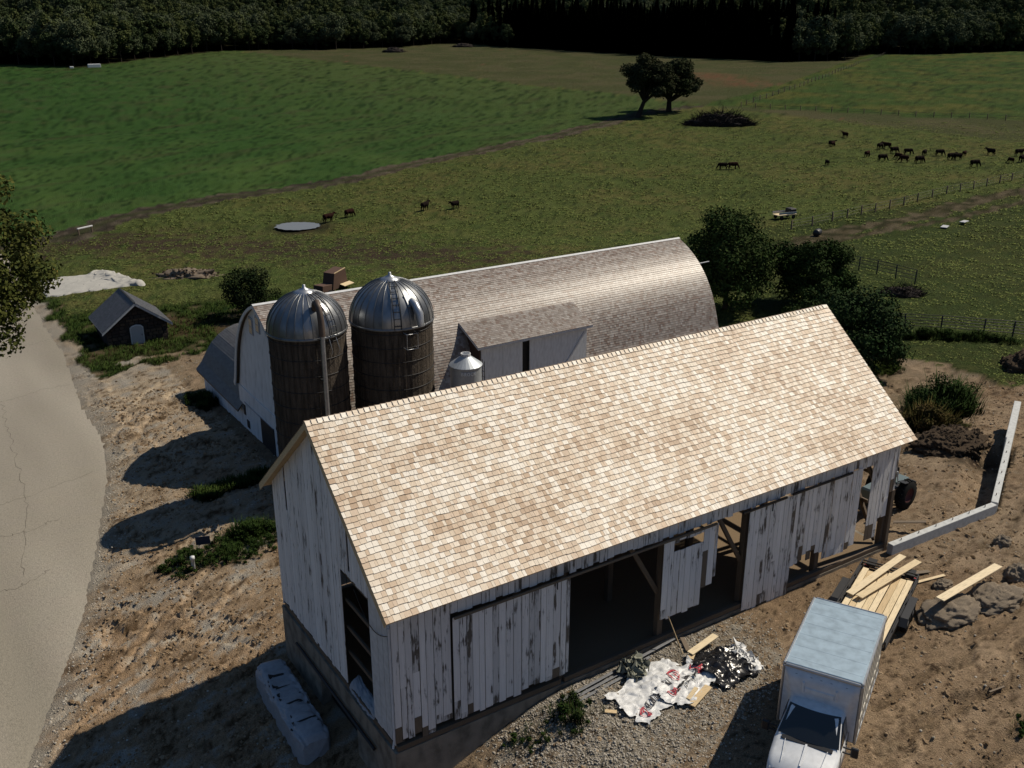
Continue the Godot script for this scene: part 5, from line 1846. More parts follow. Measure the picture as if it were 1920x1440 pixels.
	var pf := func(u: float, v: float) -> Vector3:
		var a := lerpf(-0.15, PI + 0.15, v)
		var z := lerpf(-2.5, 2.6, u)
		var e := 1.0 - pow(absf(u * 2.0 - 1.0), 20.0) * 0.22
		var sq := Vector2(signf(cos(a)) * pow(absf(cos(a)), 0.3) * 0.6, pow(maxf(sin(a), 0.0), 0.3) * 0.95)
		var k := 1.0 + wn.get_noise_2d(z * 1.3, a * 1.2) * 0.1 + wn.get_noise_2d(z * 5.0, a * 2.0) * 0.05
		return Vector3(-sq.x * e * k - 0.03 * z, sq.y * e * k + minf(sin(a), 0.0), z)
	obj("cover", sheet(50, 36, pf), M.old_wrap, tp)
	for s in 2:
		var ce := mk()
		var z := -2.5 if s == 0 else 2.6
		for k in 18:
			var a: Vector3 = pf.call(float(s), k / 18.0)
			var b: Vector3 = pf.call(float(s), (k + 1) / 18.0)
			tri(ce, a, b, Vector3(-0.03 * z, 0.2, z + (0.12 if s else -0.12)))
		obj("cover_end", ce, M.old_wrap, tp)
	for k in 30:
		var u := rr(0.05, 0.97)
		var v := rr(0.25, 0.75)
		var st := mk()
		var c: Vector3 = pf.call(u, v)
		var ring := []
		var sz := rr(0.035, 0.1)
		for m in 9:
			var a := TAU * m / 9.0
			var rad := sz * rr(0.25, 1.6)
			ring.append(pf.call(clampf(u + cos(a) * rad * 0.2, 0, 1), clampf(v + sin(a) * rad * 0.4, 0, 1)) + (c - Vector3(0, 0.3, c.z)).normalized() * 0.012)
		var cc := c + (c - Vector3(0, 0.3, c.z)).normalized() * 0.012
		for m in 9: tri(st, cc, ring[m], ring[(m + 1) % 9])
		obj("tear", st, M.dark, tp)
	# sheet slumped in the gable opening
	var gs := thing("plastic_wrap", "white plastic slumped over the sill of the tall opening in the barn's end wall", "plastic sheet")
	obj("sheet", sheet(20, 12, func(u: float, v: float) -> Vector3: return Vector3(0.72 - v * 0.4 + 0.04 * wn.get_noise_2d(u * 9.0, v * 4.0), 1.0 - 0.1 * sin(PI * u) - v * v * 0.35 + 0.08 * wn.get_noise_2d(u * 6.0, v * 6.0), lerpf(1.35, 3.3, u))), M.old_wrap, gs)
	# dark little sign and white pipe in the weeds
	var sg := thing("yard_sign", "small dark blue board sign on stakes in the weeds left of the barn", "sign", Vector3(0.0, ground_y(0.0, -14.9), -14.9), -0.35)
	var sb := mk()
	box(sb, Vector3(0, 0.62, 0), Vector3(0.66, 0.42, 0.02))
	obj("panel", sb, M.navy, sg)
	for x in [-0.22, 0.22]:
		var k := mk()
		beam(k, Vector3(x, 0, -0.02), Vector3(x, 0.6, -0.02), 0.02, 0.02)
		obj("stake", k, M.steel, sg)
	var pp := thing("vent_pipe", "short white pipe standing in the weeds before the dark sign", "pipe", Vector3(-0.85, ground_y(-0.85, -13.7), -13.7))
	var ps := mk()
	lathe(ps, [Vector2(0.085, 0), Vector2(0.085, 0.55), Vector2(0.11, 0.56), Vector2(0.11, 0.7), Vector2(0, 0.71)], 14)
	obj("pipe", ps, M.white, pp)
	# gravel pad beside the road, dirt mound
	var padf := func(u: float, v: float) -> Vector3:
		var p := Vector2(1.9, -71.6).lerp(Vector2(10.9, -70.6), u).lerp(Vector2(2.3, -80.3).lerp(Vector2(9.6, -81.0), u), v)
		p += Vector2(wn.get_noise_2d(u * 6, v * 6), wn.get_noise_2d(v * 6, u * 6 + 9)) * 0.5 * Vector2(ss(0.0, 0.2, u), 1.0)
		var y := base_h(p.x, p.y) + relief(p.x, p.y, 3) + 0.12 + 0.02 * wn.get_noise_2d(p.x, p.y)
		y += 0.4 * exp(-pow((u - 0.9 + 0.15 * (v - 0.5)) * 7.0, 2)) * (0.7 + 0.5 * wn.get_noise_2d(u * 9, v * 12))
		var e := minf(minf(u, 1.0 - u), minf(v, 1.0 - v))
		return Vector3(p.x, y - 0.35 * (1.0 - ss(0.0, 0.03, e)), p.y)
	var pd := part("gravel_pad", fin(sheet(50, 44, padf)), mat(lin(0.40, 0.395, 0.37), 0.95, 0, M.dirt.albedo_texture, Vector3.ONE * 0.3))
	pd.set_meta("kind", "structure")
	var dm := lump("soil_mound", Vector3(15.8, -4.05, -73.0), Vector3(3.3, 0.9, 2.0), mat(lin(0.17, 0.14, 0.11), 0.95, 0, M.dirt.albedo_texture, Vector3.ONE * 0.3), 33, 0.4, 40)
	dm.rotation.y = -0.5
	tag(dm, "low brown dirt mound with dark hollow on the grass beyond the shed", "soil mound")
	# yellow post with bent top, white barrier, far white box, pallets in the field
	var yp := thing("yellow_post", "thin yellow post with bent top beside the grey gravel pad", "post", Vector3(4.6, base_h(4.6, -81.5), -81.5))
	var ys := mk()
	tube(ys, [Vector3(0, 0, 0), Vector3(0.02, 0.75, 0)], [0.07], 8)
	obj("post", ys, M.yellow, yp)
	var yb := mk()
	tube(yb, [Vector3(0.02, 0.75, 0), Vector3(-0.12, 0.82, 0), Vector3(-0.3, 0.95, 0), Vector3(-0.32, 1.12, 0)], [0.05], 7)
	obj("bent_arm", yb, M.yellow, yp)
	var br := thing("pasture_barrier", "white horizontal bar on two short posts at the end of the field track", "barrier", Vector3(11.9, base_h(11.9, -105.5), -105.5), 0.5)
	var bb := mk()
	beam(bb, Vector3(-1.15, 0.95, 0), Vector3(1.15, 0.95, 0), 0.16, 0.16, 0.02)
	obj("bar", bb, M.white, br)
	for x in [-1.0, 1.0]:
		var k := mk()
		beam(k, Vector3(x, 0, 0), Vector3(x, 0.9, 0), 0.14, 0.14)
		obj("post", k, M.timber, br)
	for q in [[Vector3(85.5, -4.7, -465.0), Vector3(5.5, 1.5, 1.2), "far white trough below the wood at top left"], [Vector3(75.5, -4.6, -462.0), Vector3(1.6, 0.8, 1.0), "tiny white box left of the far trough"]]:
		var s := mk()
		box(s, Vector3.UP * q[1].y * 0.5, q[1], Basis(), 0.1)
		box(s, Vector3.UP * q[1].y, q[1] * Vector3(0.9, 0.1, 0.7), Basis(), 0.02)
		var o := obj("field_trough", s, M.white)
		o.position = q[0]
		tag(o, q[2], "trough")
	for q in [[Vector3(106.5, -4.85, -49.6), Vector3(1.6, 0.1, 0.8), 0.4, "flat pale sheet lying in the right paddock, left one"], [Vector3(111.5, -4.85, -50.2), Vector3(1.5, 0.1, 0.7), 0.2, "flat pale sheet lying in the right paddock, right one"]]:
		var s := mk()
		box(s, Vector3.ZERO, q[1], Basis(), 0.03)
		var o := obj("pale_sheet", s, M.grey_trim)
		o.position = q[0]
		o.rotation.y = q[2]
		tag(o, q[3], "sheet")
	var tk := thing("water_tank", "small dark drum beside the paddock track", "tank", Vector3(88.4, base_h(88.4, -55), -54.9), 0.4)
	var ts := mk()
	lathe(ts, [Vector2(0.4, -0.6), Vector2(0.45, -0.4), Vector2(0.45, 0.4), Vector2(0.4, 0.6), Vector2(0, 0.62)], 16)
	lathe(ts, [Vector2(0, -0.62), Vector2(0.4, -0.6)], 16)
	var to := obj("drum", ts, M.black_metal, tk)
	to.rotation.z = PI / 2
	to.position.y = 0.45
	# rusty feed wagon behind the silos
	var fw := thing("feed_wagon", "rusty brown farm wagon with tall hopper behind the arched barn", "wagon", Vector3(25.3, -3.6, -58.6), 0.5)
	fw.scale = Vector3.ONE * 0.85
	var w1 := mk()
	prism(w1, Vector3(0, 0, -0.75), Vector3.RIGHT, Vector3.UP, Vector3.BACK, PackedVector2Array([Vector2(-1.0, 0.7), Vector2(-0.6, 2.5), Vector2(1.35, 2.75), Vector2(1.7, 0.8)]), 1.5)
	obj("hopper", w1, M.rust, fw)
	var w2 := mk()
	box(w2, Vector3(-1.7, 1.0, 0), Vector3(1.9, 0.9, 1.3), Basis(Vector3.BACK, -0.1), 0.03)
	obj("conveyor", w2, M.rust, fw)
	var w3 := mk()
	beam(w3, Vector3(-0.6, 2.53, 0.72), Vector3(1.35, 2.78, 0.72), 0.08, 0.08)
	obj("hopper_lip", w3, M.lumber[1], fw)
	var w4 := mk()
	box(w4, Vector3(1.1, 1.05, 1.1), Vector3(1.7, 0.06, 0.7), Basis(Vector3.RIGHT, 0.2))
	obj("side_tray", w4, M.lumber[0], fw)
	for x in [-1.6, 0.9]:
		for z in [-0.85, 0.85]: wheel(fw, Vector3(x, 0.45, z), 0.45, 0.22, M.rust)
	# small flat wagon in the pasture
	var pw := thing("hay_wagon", "small pale flat wagon standing in the pasture near the fence", "wagon", Vector3(93.4, base_h(93.4, -65), -65.0), -0.15)
	var pb := mk()
	box(pb, Vector3(0, 0.7, 0), Vector3(3.6, 0.12, 1.7), Basis(), 0.02)
	obj("bed", pb, M.lumber[0], pw)
	pw.scale = Vector3.ONE * 0.85
	for z in [-0.82, 0.82]:
		var r := mk()
		beam(r, Vector3(-1.7, 1.0, z), Vector3(1.7, 1.0, z), 0.05, 0.3)
		obj("side_board", r, M.grey_trim, pw)
	var pl := mk()
	box(pl, Vector3(1.2, 1.2, 0), Vector3(1.2, 0.8, 1.4), Basis(), 0.1)
	obj("load", pl, M.dark, pw)
	for x in [-1.1, 1.2]:
		for z in [-0.75, 0.75]: wheel(pw, Vector3(x, 0.33, z), 0.33, 0.18, M.black_metal)

# ---------------------------------------------------------------- fences
func fence(called: String, label: String, pts: Array, step: float, ph: float, pw: float, wires: Array, pm: Material, wm: Material, wr := 0.012) -> void:
	var p0: Vector2 = pts[0]
	var o := Vector3(p0.x, base_h(p0.x, p0.y), p0.y)
	var t := thing(called, label, "fence", o)
	var posts := []
	for i in pts.size() - 1:
		var a: Vector2 = pts[i]
		var b: Vector2 = pts[i + 1]
		var n := maxi(1, int(round(a.distance_to(b) / step)))
		for k in n: posts.append(a.lerp(b, float(k) / n))
	posts.append(pts[-1])
	var pmesh := mk()
	tube(pmesh, [Vector3(0, -0.2, 0), Vector3(0, ph * 0.97, 0), Vector3(0, ph, 0)], [pw * 0.5, pw * 0.5, pw * 0.3], 7)
	var me := fin(pmesh)
	var tops := []
	for q in posts:
		var v := Vector3(q.x, base_h(q.x, q.y) + relief(q.x, q.y, 3), q.y) - o
		tops.append(v)
		var m := part("post", me, pm, t)
		m.position = v
		m.rotation = Vector3(rr(-0.04, 0.04), rr(0, 3), rr(-0.04, 0.04))
	for w in wires:
		var s := mk()
		var line := []
		for v in tops: line.append(v + Vector3.UP * w)
		tube(s, line, [wr], 4)
		obj("rail" if wr > 0.02 else "wire", s, wm, t)

func build_fences() -> void:
	fence("wire_fence", "wire fence on dark posts running along the paddock track at right", [Vector2(88.6, -59.3), Vector2(97.4, -60.2), Vector2(107.6, -61.4), Vector2(119.5, -63.3), Vector2(132.4, -65.1), Vector2(152.7, -67.1), Vector2(190, -71)], 3.9, 1.3, 0.2, [0.4, 0.8, 1.2], M.timber, M.black_metal, 0.018)
	fence("meadow_fence", "far post fence along the ditch between cattle pasture and right meadow", [Vector2(202, -182), Vector2(214.6, -149.8), Vector2(221.9, -134), Vector2(229.9, -114.5), Vector2(250, -70)], 4.5, 1.4, 0.22, [0.5, 1.1], M.timber, M.black_metal, 0.02)
	fence("meadow_fence", "far post fence climbing beside the field track towards the wood", [Vector2(206, -184), Vector2(269, -221), Vector2(328.6, -257.8), Vector2(489, -357)], 8.0, 1.5, 0.26, [0.5, 1.1], M.timber, M.black_metal, 0.025)
	fence("pipe_fence", "dark metal pipe fence with five rails beyond the dirt yard at right", [Vector2(57.5, -24.5), Vector2(60.3, -21.2), Vector2(62.0, -19.0), Vector2(64.2, -16.6), Vector2(67.2, -13.4), Vector2(72, -8)], 2.4, 1.45, 0.13, [0.45, 0.7, 0.95, 1.2, 1.42], M.black_metal, M.black_metal, 0.03)
	fence("pipe_fence", "dark metal pipe fence behind the trees right of the arched barn", [Vector2(72, -48), Vector2(75.6, -41.1), Vector2(75.4, -38.1), Vector2(75, -31)], 2.6, 1.45, 0.13, [0.45, 0.8, 1.15, 1.42], M.black_metal, M.black_metal, 0.03)

# ---------------------------------------------------------------- vegetation
func limb(st: SurfaceTool, a: Vector3, b: Vector3, r0: float, r1: float, bend := 0.1) -> void:
	var m := a.lerp(b, 0.5) + Vector3(rr(-1, 1), rr(-0.3, 0.6), rr(-1, 1)) * bend * a.distance_to(b)
	tube(st, [a, a.lerp(m, 0.55), m, m.lerp(b, 0.5), b], [r0, lerpf(r0, r1, 0.25), lerpf(r0, r1, 0.5), lerpf(r0, r1, 0.75), r1], 7)

# leaf clumps: blobs is a list of [centre, radius]; n quads, size s
func leaves(blobs: Array, n: int, s: float, c0: Color, c1: Color, flat := 0.75, droop := 0.0) -> ArrayMesh:
	var V := PackedVector3Array()
	var NN := PackedVector3Array()
	var C := PackedColorArray()
	var tot := 0.0
	for b in blobs: tot += b[1] * b[1]
	for b in blobs:
		var cnt := int(n * b[1] * b[1] / tot)
		var tone := rng.randf()
		for i in cnt:
			var d := Vector3(rng.randfn(), rng.randfn(), rng.randfn()).normalized()
			var rad: float = b[1] * (0.45 + 0.55 * sqrt(rng.randf())) * rr(0.85, 1.12)
			var p: Vector3 = b[0] + d * rad * Vector3(1, flat, 1)
			var nrm := (d + Vector3(rng.randfn(), rng.randfn() + 0.5, rng.randfn()) * 0.55).normalized()
			var x := nrm.cross(Vector3(rng.randfn(), rng.randfn(), rng.randfn())).normalized()
			var y := nrm.cross(x)
			y.y -= droop
			var sz := s * rr(0.6, 1.3)
			var col := c0.lerp(c1, clampf(tone * 0.5 + rng.randf() * 0.6, 0, 1))
			var q := [p - x * sz * 0.5, p + y * sz * 0.42 - x * sz * 0.1, p + x * sz * 0.5, p - y * sz * 0.42 + x * sz * 0.1]
			for k in [0, 1, 2, 0, 2, 3]:
				V.append(q[k]); NN.append(nrm); C.append(col)
	var arr := []
	arr.resize(Mesh.ARRAY_MAX)
	arr[Mesh.ARRAY_VERTEX] = V
	arr[Mesh.ARRAY_NORMAL] = NN
	arr[Mesh.ARRAY_COLOR] = C
	var me := ArrayMesh.new()
	me.add_surface_from_arrays(Mesh.PRIMITIVE_TRIANGLES, arr)
	return me

func crown_blobs(c: Vector3, r: Vector3, n: int, br: float, bottom := -0.6) -> Array:
	var out := []
	while out.size() < n:
		var d := Vector3(rng.randfn(), rng.randfn(), rng.randfn()).normalized()
		if d.y < bottom: continue
		out.append([c + d * r * rr(0.45, 0.95), br * rr(0.65, 1.25)])
	return out

func tree(called: String, label: String, cat: String, at: Vector3, trunk_h: float, trunk_r: float, c: Vector3, r: Vector3, nb: int, br: float, nl: int, ls: float, c0: Color, c1: Color, group := "", lean := Vector3.ZERO) -> Node3D:
	var t := thing(called, label, cat, at, 0.0, group)
	var blobs := crown_blobs(c, r, nb, br)
	var tk := mk()
	var top := Vector3(0, trunk_h, 0) + lean
	tube(tk, [Vector3(0, -0.4, 0), Vector3(0, 0.15, 0), top * 0.5 + Vector3(rr(-0.1, 0.1), 0, 0), top], [trunk_r * 1.5, trunk_r * 1.1, trunk_r * 0.9, trunk_r * 0.75], 10)
	obj("trunk", tk, M.bark, t)
	var lb := mk()
	var cnt := mini(nb, 16)
	for i in cnt:
		var e: Vector3 = blobs[i][0]
		limb(lb, top * rr(0.75, 1.0), top.lerp(e, 0.85), trunk_r * 0.5, trunk_r * 0.1, 0.12)
	obj("limbs", lb, M.bark, t)
	part("crown", leaves(blobs, nl, ls, c0, c1), M.leaf, t)
	return t

func spruce_mesh(h: float, r: float, n: int, c0: Color, c1: Color) -> ArrayMesh:
	var V := PackedVector3Array()
	var NN := PackedVector3Array()
	var C := PackedColorArray()
	for i in n:
		var t := pow(rng.randf(), 0.7)
		var y := h * (1.0 - t) * 0.96 + 0.5
		var rad := r * (t * 0.95 + 0.05) * rr(0.55, 1.05)
		var a := rng.randf() * TAU
		var d := Vector3(cos(a), 0, sin(a))
		var p := d * rad + Vector3.UP * y
		var o := d * rr(0.5, 1.1) * (0.4 + t) + Vector3.DOWN * rr(0.2, 0.6)
		var x := Vector3(-d.z, 0, d.x) * rr(0.35, 0.8) * (0.5 + t)
		var nrm := (d + Vector3.UP * 0.9 + Vector3(rng.randfn(), 0, rng.randfn()) * 0.3).normalized()
		var col := c0.lerp(c1, rng.randf())
		var q := [p - o * 0.8, p + x, p + o, p - x]
		for k in [0, 1, 2, 0, 2, 3]:
			V.append(q[k]); NN.append(nrm); C.append(col)
	var arr := []
	arr.resize(Mesh.ARRAY_MAX)
	arr[Mesh.ARRAY_VERTEX] = V
	arr[Mesh.ARRAY_NORMAL] = NN
	arr[Mesh.ARRAY_COLOR] = C
	var me := ArrayMesh.new()
	me.add_surface_from_arrays(Mesh.PRIMITIVE_TRIANGLES, arr)
	return me

func tuft_mesh(n: int, h: float, spread: float, w: float, c0: Color, c1: Color) -> ArrayMesh:
	var V := PackedVector3Array()
	var NN := PackedVector3Array()
	var C := PackedColorArray()
	for i in n:
		var a := rng.randf() * TAU
		var d := Vector3(cos(a), 0, sin(a))
		var p := d * spread * sqrt(rng.randf()) * 0.6
		var tip := p + d * spread * rr(0.2, 0.8) + Vector3.UP * h * rr(0.5, 1.1)
		var x := Vector3(-d.z, 0, d.x) * w * rr(0.6, 1.3)
		var mid := p.lerp(tip, 0.55) + Vector3.UP * h * 0.12
		var nrm := (d * 0.6 + Vector3.UP).normalized()
		var col := c0.lerp(c1, rng.randf())
		for v in [p - x, mid - x * 0.7, p + x, p + x, mid - x * 0.7, mid + x * 0.7, mid - x * 0.7, tip, mid + x * 0.7]:
			V.append(v); NN.append(nrm); C.append(col)
	var arr := []
	arr.resize(Mesh.ARRAY_MAX)
	arr[Mesh.ARRAY_VERTEX] = V
	arr[Mesh.ARRAY_NORMAL] = NN
	arr[Mesh.ARRAY_COLOR] = C
	var me := ArrayMesh.new()
	me.add_surface_from_arrays(Mesh.PRIMITIVE_TRIANGLES, arr)
	return me

func scatter(called: String, mesh: Mesh, m: Material, xfs: Array, label: String, cat: String, parent: Node = null, kind := "stuff") -> MultiMeshInstance3D:
	var mm := MultiMesh.new()
	mm.transform_format = MultiMesh.TRANSFORM_3D
	mm.mesh = mesh
	mm.instance_count = xfs.size()
	for i in xfs.size(): mm.set_instance_transform(i, xfs[i])
	var o := MultiMeshInstance3D.new()
	o.multimesh = mm
	o.material_override = m
	o.name = numbered(called) if parent == null else called
	if parent: parent.add_child(o, true)
	else: add_child(o)
	if kind: o.set_meta("kind", kind)
	if label: o.set_meta("label", label)
	if cat: o.set_meta("category", cat)
	return o

func spot(x: float, z: float, sc: float, sink := 0.0) -> Transform3D:
	return Transform3D(Basis(Vector3.UP, rng.randf() * TAU).scaled(Vector3.ONE * sc), Vector3(x, ground_y(x, z) - sink, z))

func build_grass() -> void:
	var g1 := tuft_mesh(9, 0.2, 0.24, 0.012, Color(0.024, 0.052, 0.012), Color(0.055, 0.075, 0.022))
	var xs := []
	for i in 46000:
		var x := rr(-22, 30)
		var z := rr(-96, -40)
		if zone_of(x, z) != 1: continue
		if n_mid.get_noise_2d(x * 3.0 + 50.0, z * 3.0) > 0.3: continue
		if x > 1.9 and x < 11.0 and z < -70.3 and z > -81.2: continue
		xs.append(spot(x, z, rr(0.7, 1.9)))
	for i in 2500:
		var x := rr(0, 9)
		var z := rr(-23, -18.5)
		if zone_of(x, z) == 1: xs.append(spot(x, z, rr(0.8, 2.0)))
	for i in 30000:
		var x := rr(44, 74)
		var z := rr(-40, 0)
		if zone_of(x, z) == 1: xs.append(spot(x, z, rr(1.0, 2.4)))
	scatter("rough_grass", g1, M.blades, xs, "short rough grass round the shed and along the yard edges", "grass")
	var g2 := tuft_mesh(8, 0.10, 0.34, 0.04, Color(0.074, 0.104, 0.032), Color(0.125, 0.13, 0.046))
	xs = []
	for i in 150000:
		var t := deg_to_rad(rr(0, 68))
		var r := 70.0 + 202.0 * pow(rng.randf(), 1.25)
		var x := CX + sin(t) * r
		var z := CZ - cos(t) * r
		if zone_of(x, z) != 3: continue
		if n_mid.get_noise_2d(x * 1.7, z * 1.7) + rr(-0.5, 0.5) < 0.0: continue
		if Vector2(x, z).distance_to(Vector2(36.3, -95.4)) < 4.3: continue
		xs.append(spot(x, z, rr(0.5, 1.6) * clampf(r / 150.0, 0.5, 1.0)))
	scatter("pasture_grass", g2, M.blades, xs, "clumpy grazed pasture grass around the cattle", "grass")

func weed_clump(label: String, at: Vector3, rx: float, rz: float, h: float, n: int, c0: Color, c1: Color, leafy := 0.4, turn := 0.0) -> void:
	var t := thing("weed_clump", label, "weeds", at, turn)
	var xs := []
	var bl := []
	for i in n:
		var a := rng.randf() * TAU
		var q := sqrt(rng.randf())
		var k := 1.0 + n_mid.get_noise_2d(cos(a) * 30.0 + at.x * 9.0, sin(a) * 30.0) * 0.7
		var p := Vector3(cos(a) * rx * q * k, 0, sin(a) * rz * q * k)
		var w := t.transform * p
		p.y = ground_y(w.x, w.z) - at.y - 0.03
		var hh := h * (1.0 - 0.5 * q) * rr(0.5, 1.15) * clampf(1.0 + n_mid.get_noise_2d(w.x * 5.0, w.z * 5.0) * 0.9, 0.5, 1.35)
		xs.append(Transform3D(Basis(Vector3.UP, rng.randf() * TAU).scaled(Vector3(hh * 1.1, hh, hh * 1.1)), p))
		if rng.randf() < leafy: bl.append([p + Vector3.UP * hh * 0.7, hh * 0.35])
	scatter("stems", tuft_mesh(20, 1.0, 0.6, 0.018, c0, c1), M.blades, xs, "", "", t, "stuff")
	if bl.size() > 3:
		part("leaves", leaves(bl, n * 26, 0.07 if h < 1.2 else 0.13, c0, c1), M.leaf, t)

func build_stones() -> void:
	var ms := []
	for v in 3:
		var st := mk()
		var n := FastNoiseLite.new()
		n.seed = 90 + v
		n.frequency = 0.9
		var P := []
		for j in 4:
			var ring := []
			for k in 5:
				var b := lerpf(-0.5, 1.1, j / 3.0)
				var a := TAU * (k + 0.5 * (j % 2)) / 5.0
				var d := Vector3(cos(a) * cos(b), sin(b) * 0.7, sin(a) * cos(b))
				ring.append(d * (1.0 + 0.5 * n.get_noise_3d(d.x * 2, d.y * 2, d.z * 2)))
			P.append(ring)
		for j in 3:
			for k in 5: quad(st, P[j][k], P[j + 1][k], P[j + 1][(k + 1) % 5], P[j][(k + 1) % 5])
		for k in range(1, 4): tri(st, P[3][0], P[3][k], P[3][k + 1])
		ms.append(fin(st))
	var pale := [[], [], []]
	var brown := [[], [], []]
	var soil := [[], [], []]
	for i in 60000:
		var left := i % 5 < 3
		var x := rr(-11, 10) if left else rr(4, 60)
		var z := rr(-47, 2) if left else rr(-12, 17)
		var ex := lerp_tab(ROADZ, ROADX, z)
		if x < ex + 0.02 or zone_of(x, z) != 0: continue
		if x > -0.2 and x < 24.2 and z > -5.3 and z < 5.1: continue
		if not left and z < 4.0 and x < 24.5: continue
		var gr := n_mid.get_noise_2d(x * 3.0 + 50.0, z * 3.0) * 0.6
		gr += (1.0 - ss(0.3, 2.0, x - ex)) if left else ss(2.0, 6.0, x) * (1.0 - ss(12.0, 16.5, x)) * (1.0 - ss(7.6, 11.0, z + (x - 10.0) * 0.25))
		if rng.randf() < gr * 1.2 + 0.06: pale[i % 3].append(spot(x, z, rr(0.018, 0.055), 0.0))
		elif rng.randf() < 0.15 + 0.9 * maxf(0.0, n_mid.get_noise_2d(x * 4.0, z * 4.0 + 70.0)): brown[i % 3].append(spot(x, z, rr(0.02, 0.045) if rng.randf() < 0.94 else rr(0.05, 0.12), 0.01))
	for i in 26000:
		var x := rr(3.0, 16.5)
		var z := rr(5.0, 10.5)
		if rng.randf() < ss(2.0, 6.0, x) * (1.0 - ss(11.5, 16.0, x)) * (1.0 - ss(7.4, 10.5, z + (x - 10.0) * 0.25)):
			pale[i % 3].append(spot(x, z, rr(0.014, 0.042), 0.0))
	for i in 70000:
		var left := i % 2 == 0
		var x := rr(-11, 6) if left else rr(5, 58)
		var z := rr(-40, 2) if left else rr(-10, 17)
		if x < lerp_tab(ROADZ, ROADX, z) + 0.3 or (x > -0.2 and x < 24.2 and z > -5.3 and z < 5.1) or zone_of(x, z) != 0: continue
		if not left and z < 4.0 and x < 24.5: continue
		if n_mid.get_noise_2d(x * 2.5 + 9.0, z * 2.5) + rr(-0.5, 0.5) < 0.0: continue
		soil[i % 3].append(spot(x, z, rr(0.025, 0.075) if rng.randf() < 0.93 else rr(0.07, 0.13), 0.02))
	for mound in get_children():
		if not String(mound.name).begins_with("soil_mound"): continue
		var bb: AABB = (mound as MeshInstance3D).mesh.get_aabb()
		var arr: Array = (mound as MeshInstance3D).mesh.surface_get_arrays(0)
		var V: PackedVector3Array = arr[Mesh.ARRAY_VERTEX]
		var cl := []
		for i in 420:
			var v := V[rng.randi() % V.size()]
			if v.y < bb.position.y + 0.05: continue
			cl.append(Transform3D(Basis(Vector3.UP, rng.randf() * TAU).scaled(Vector3.ONE * rr(0.04, 0.15)), v))
		scatter("clods", ms[1], M.soil, cl, "", "", mound)
	var words := ["smaller", "sharper", "rounder"]
	for k in 3:
		scatter("gravel", ms[k], mat(lin([0.4, 0.34, 0.28][k], [0.37, 0.31, 0.255][k], [0.32, 0.265, 0.21][k]), 0.95), pale[k], "loose pale gravel over the yards and the road shoulder, %s stones" % words[k], "gravel")
		scatter("dirt_clods", ms[k], mat(lin([0.2, 0.14, 0.10][k], [0.14, 0.095, 0.068][k], [0.085, 0.055, 0.04][k]), 0.97), brown[k], "brown clods scattered over the bare yards, %s ones" % words[k], "clods")
		scatter("dirt_crumbs", ms[k], mat(lin([0.26, 0.215, 0.18][k], [0.195, 0.155, 0.125][k], [0.128, 0.098, 0.076][k]), 0.97), soil[k], "crumbly tan soil lumps over the bare yards, %s ones" % words[k], "soil")

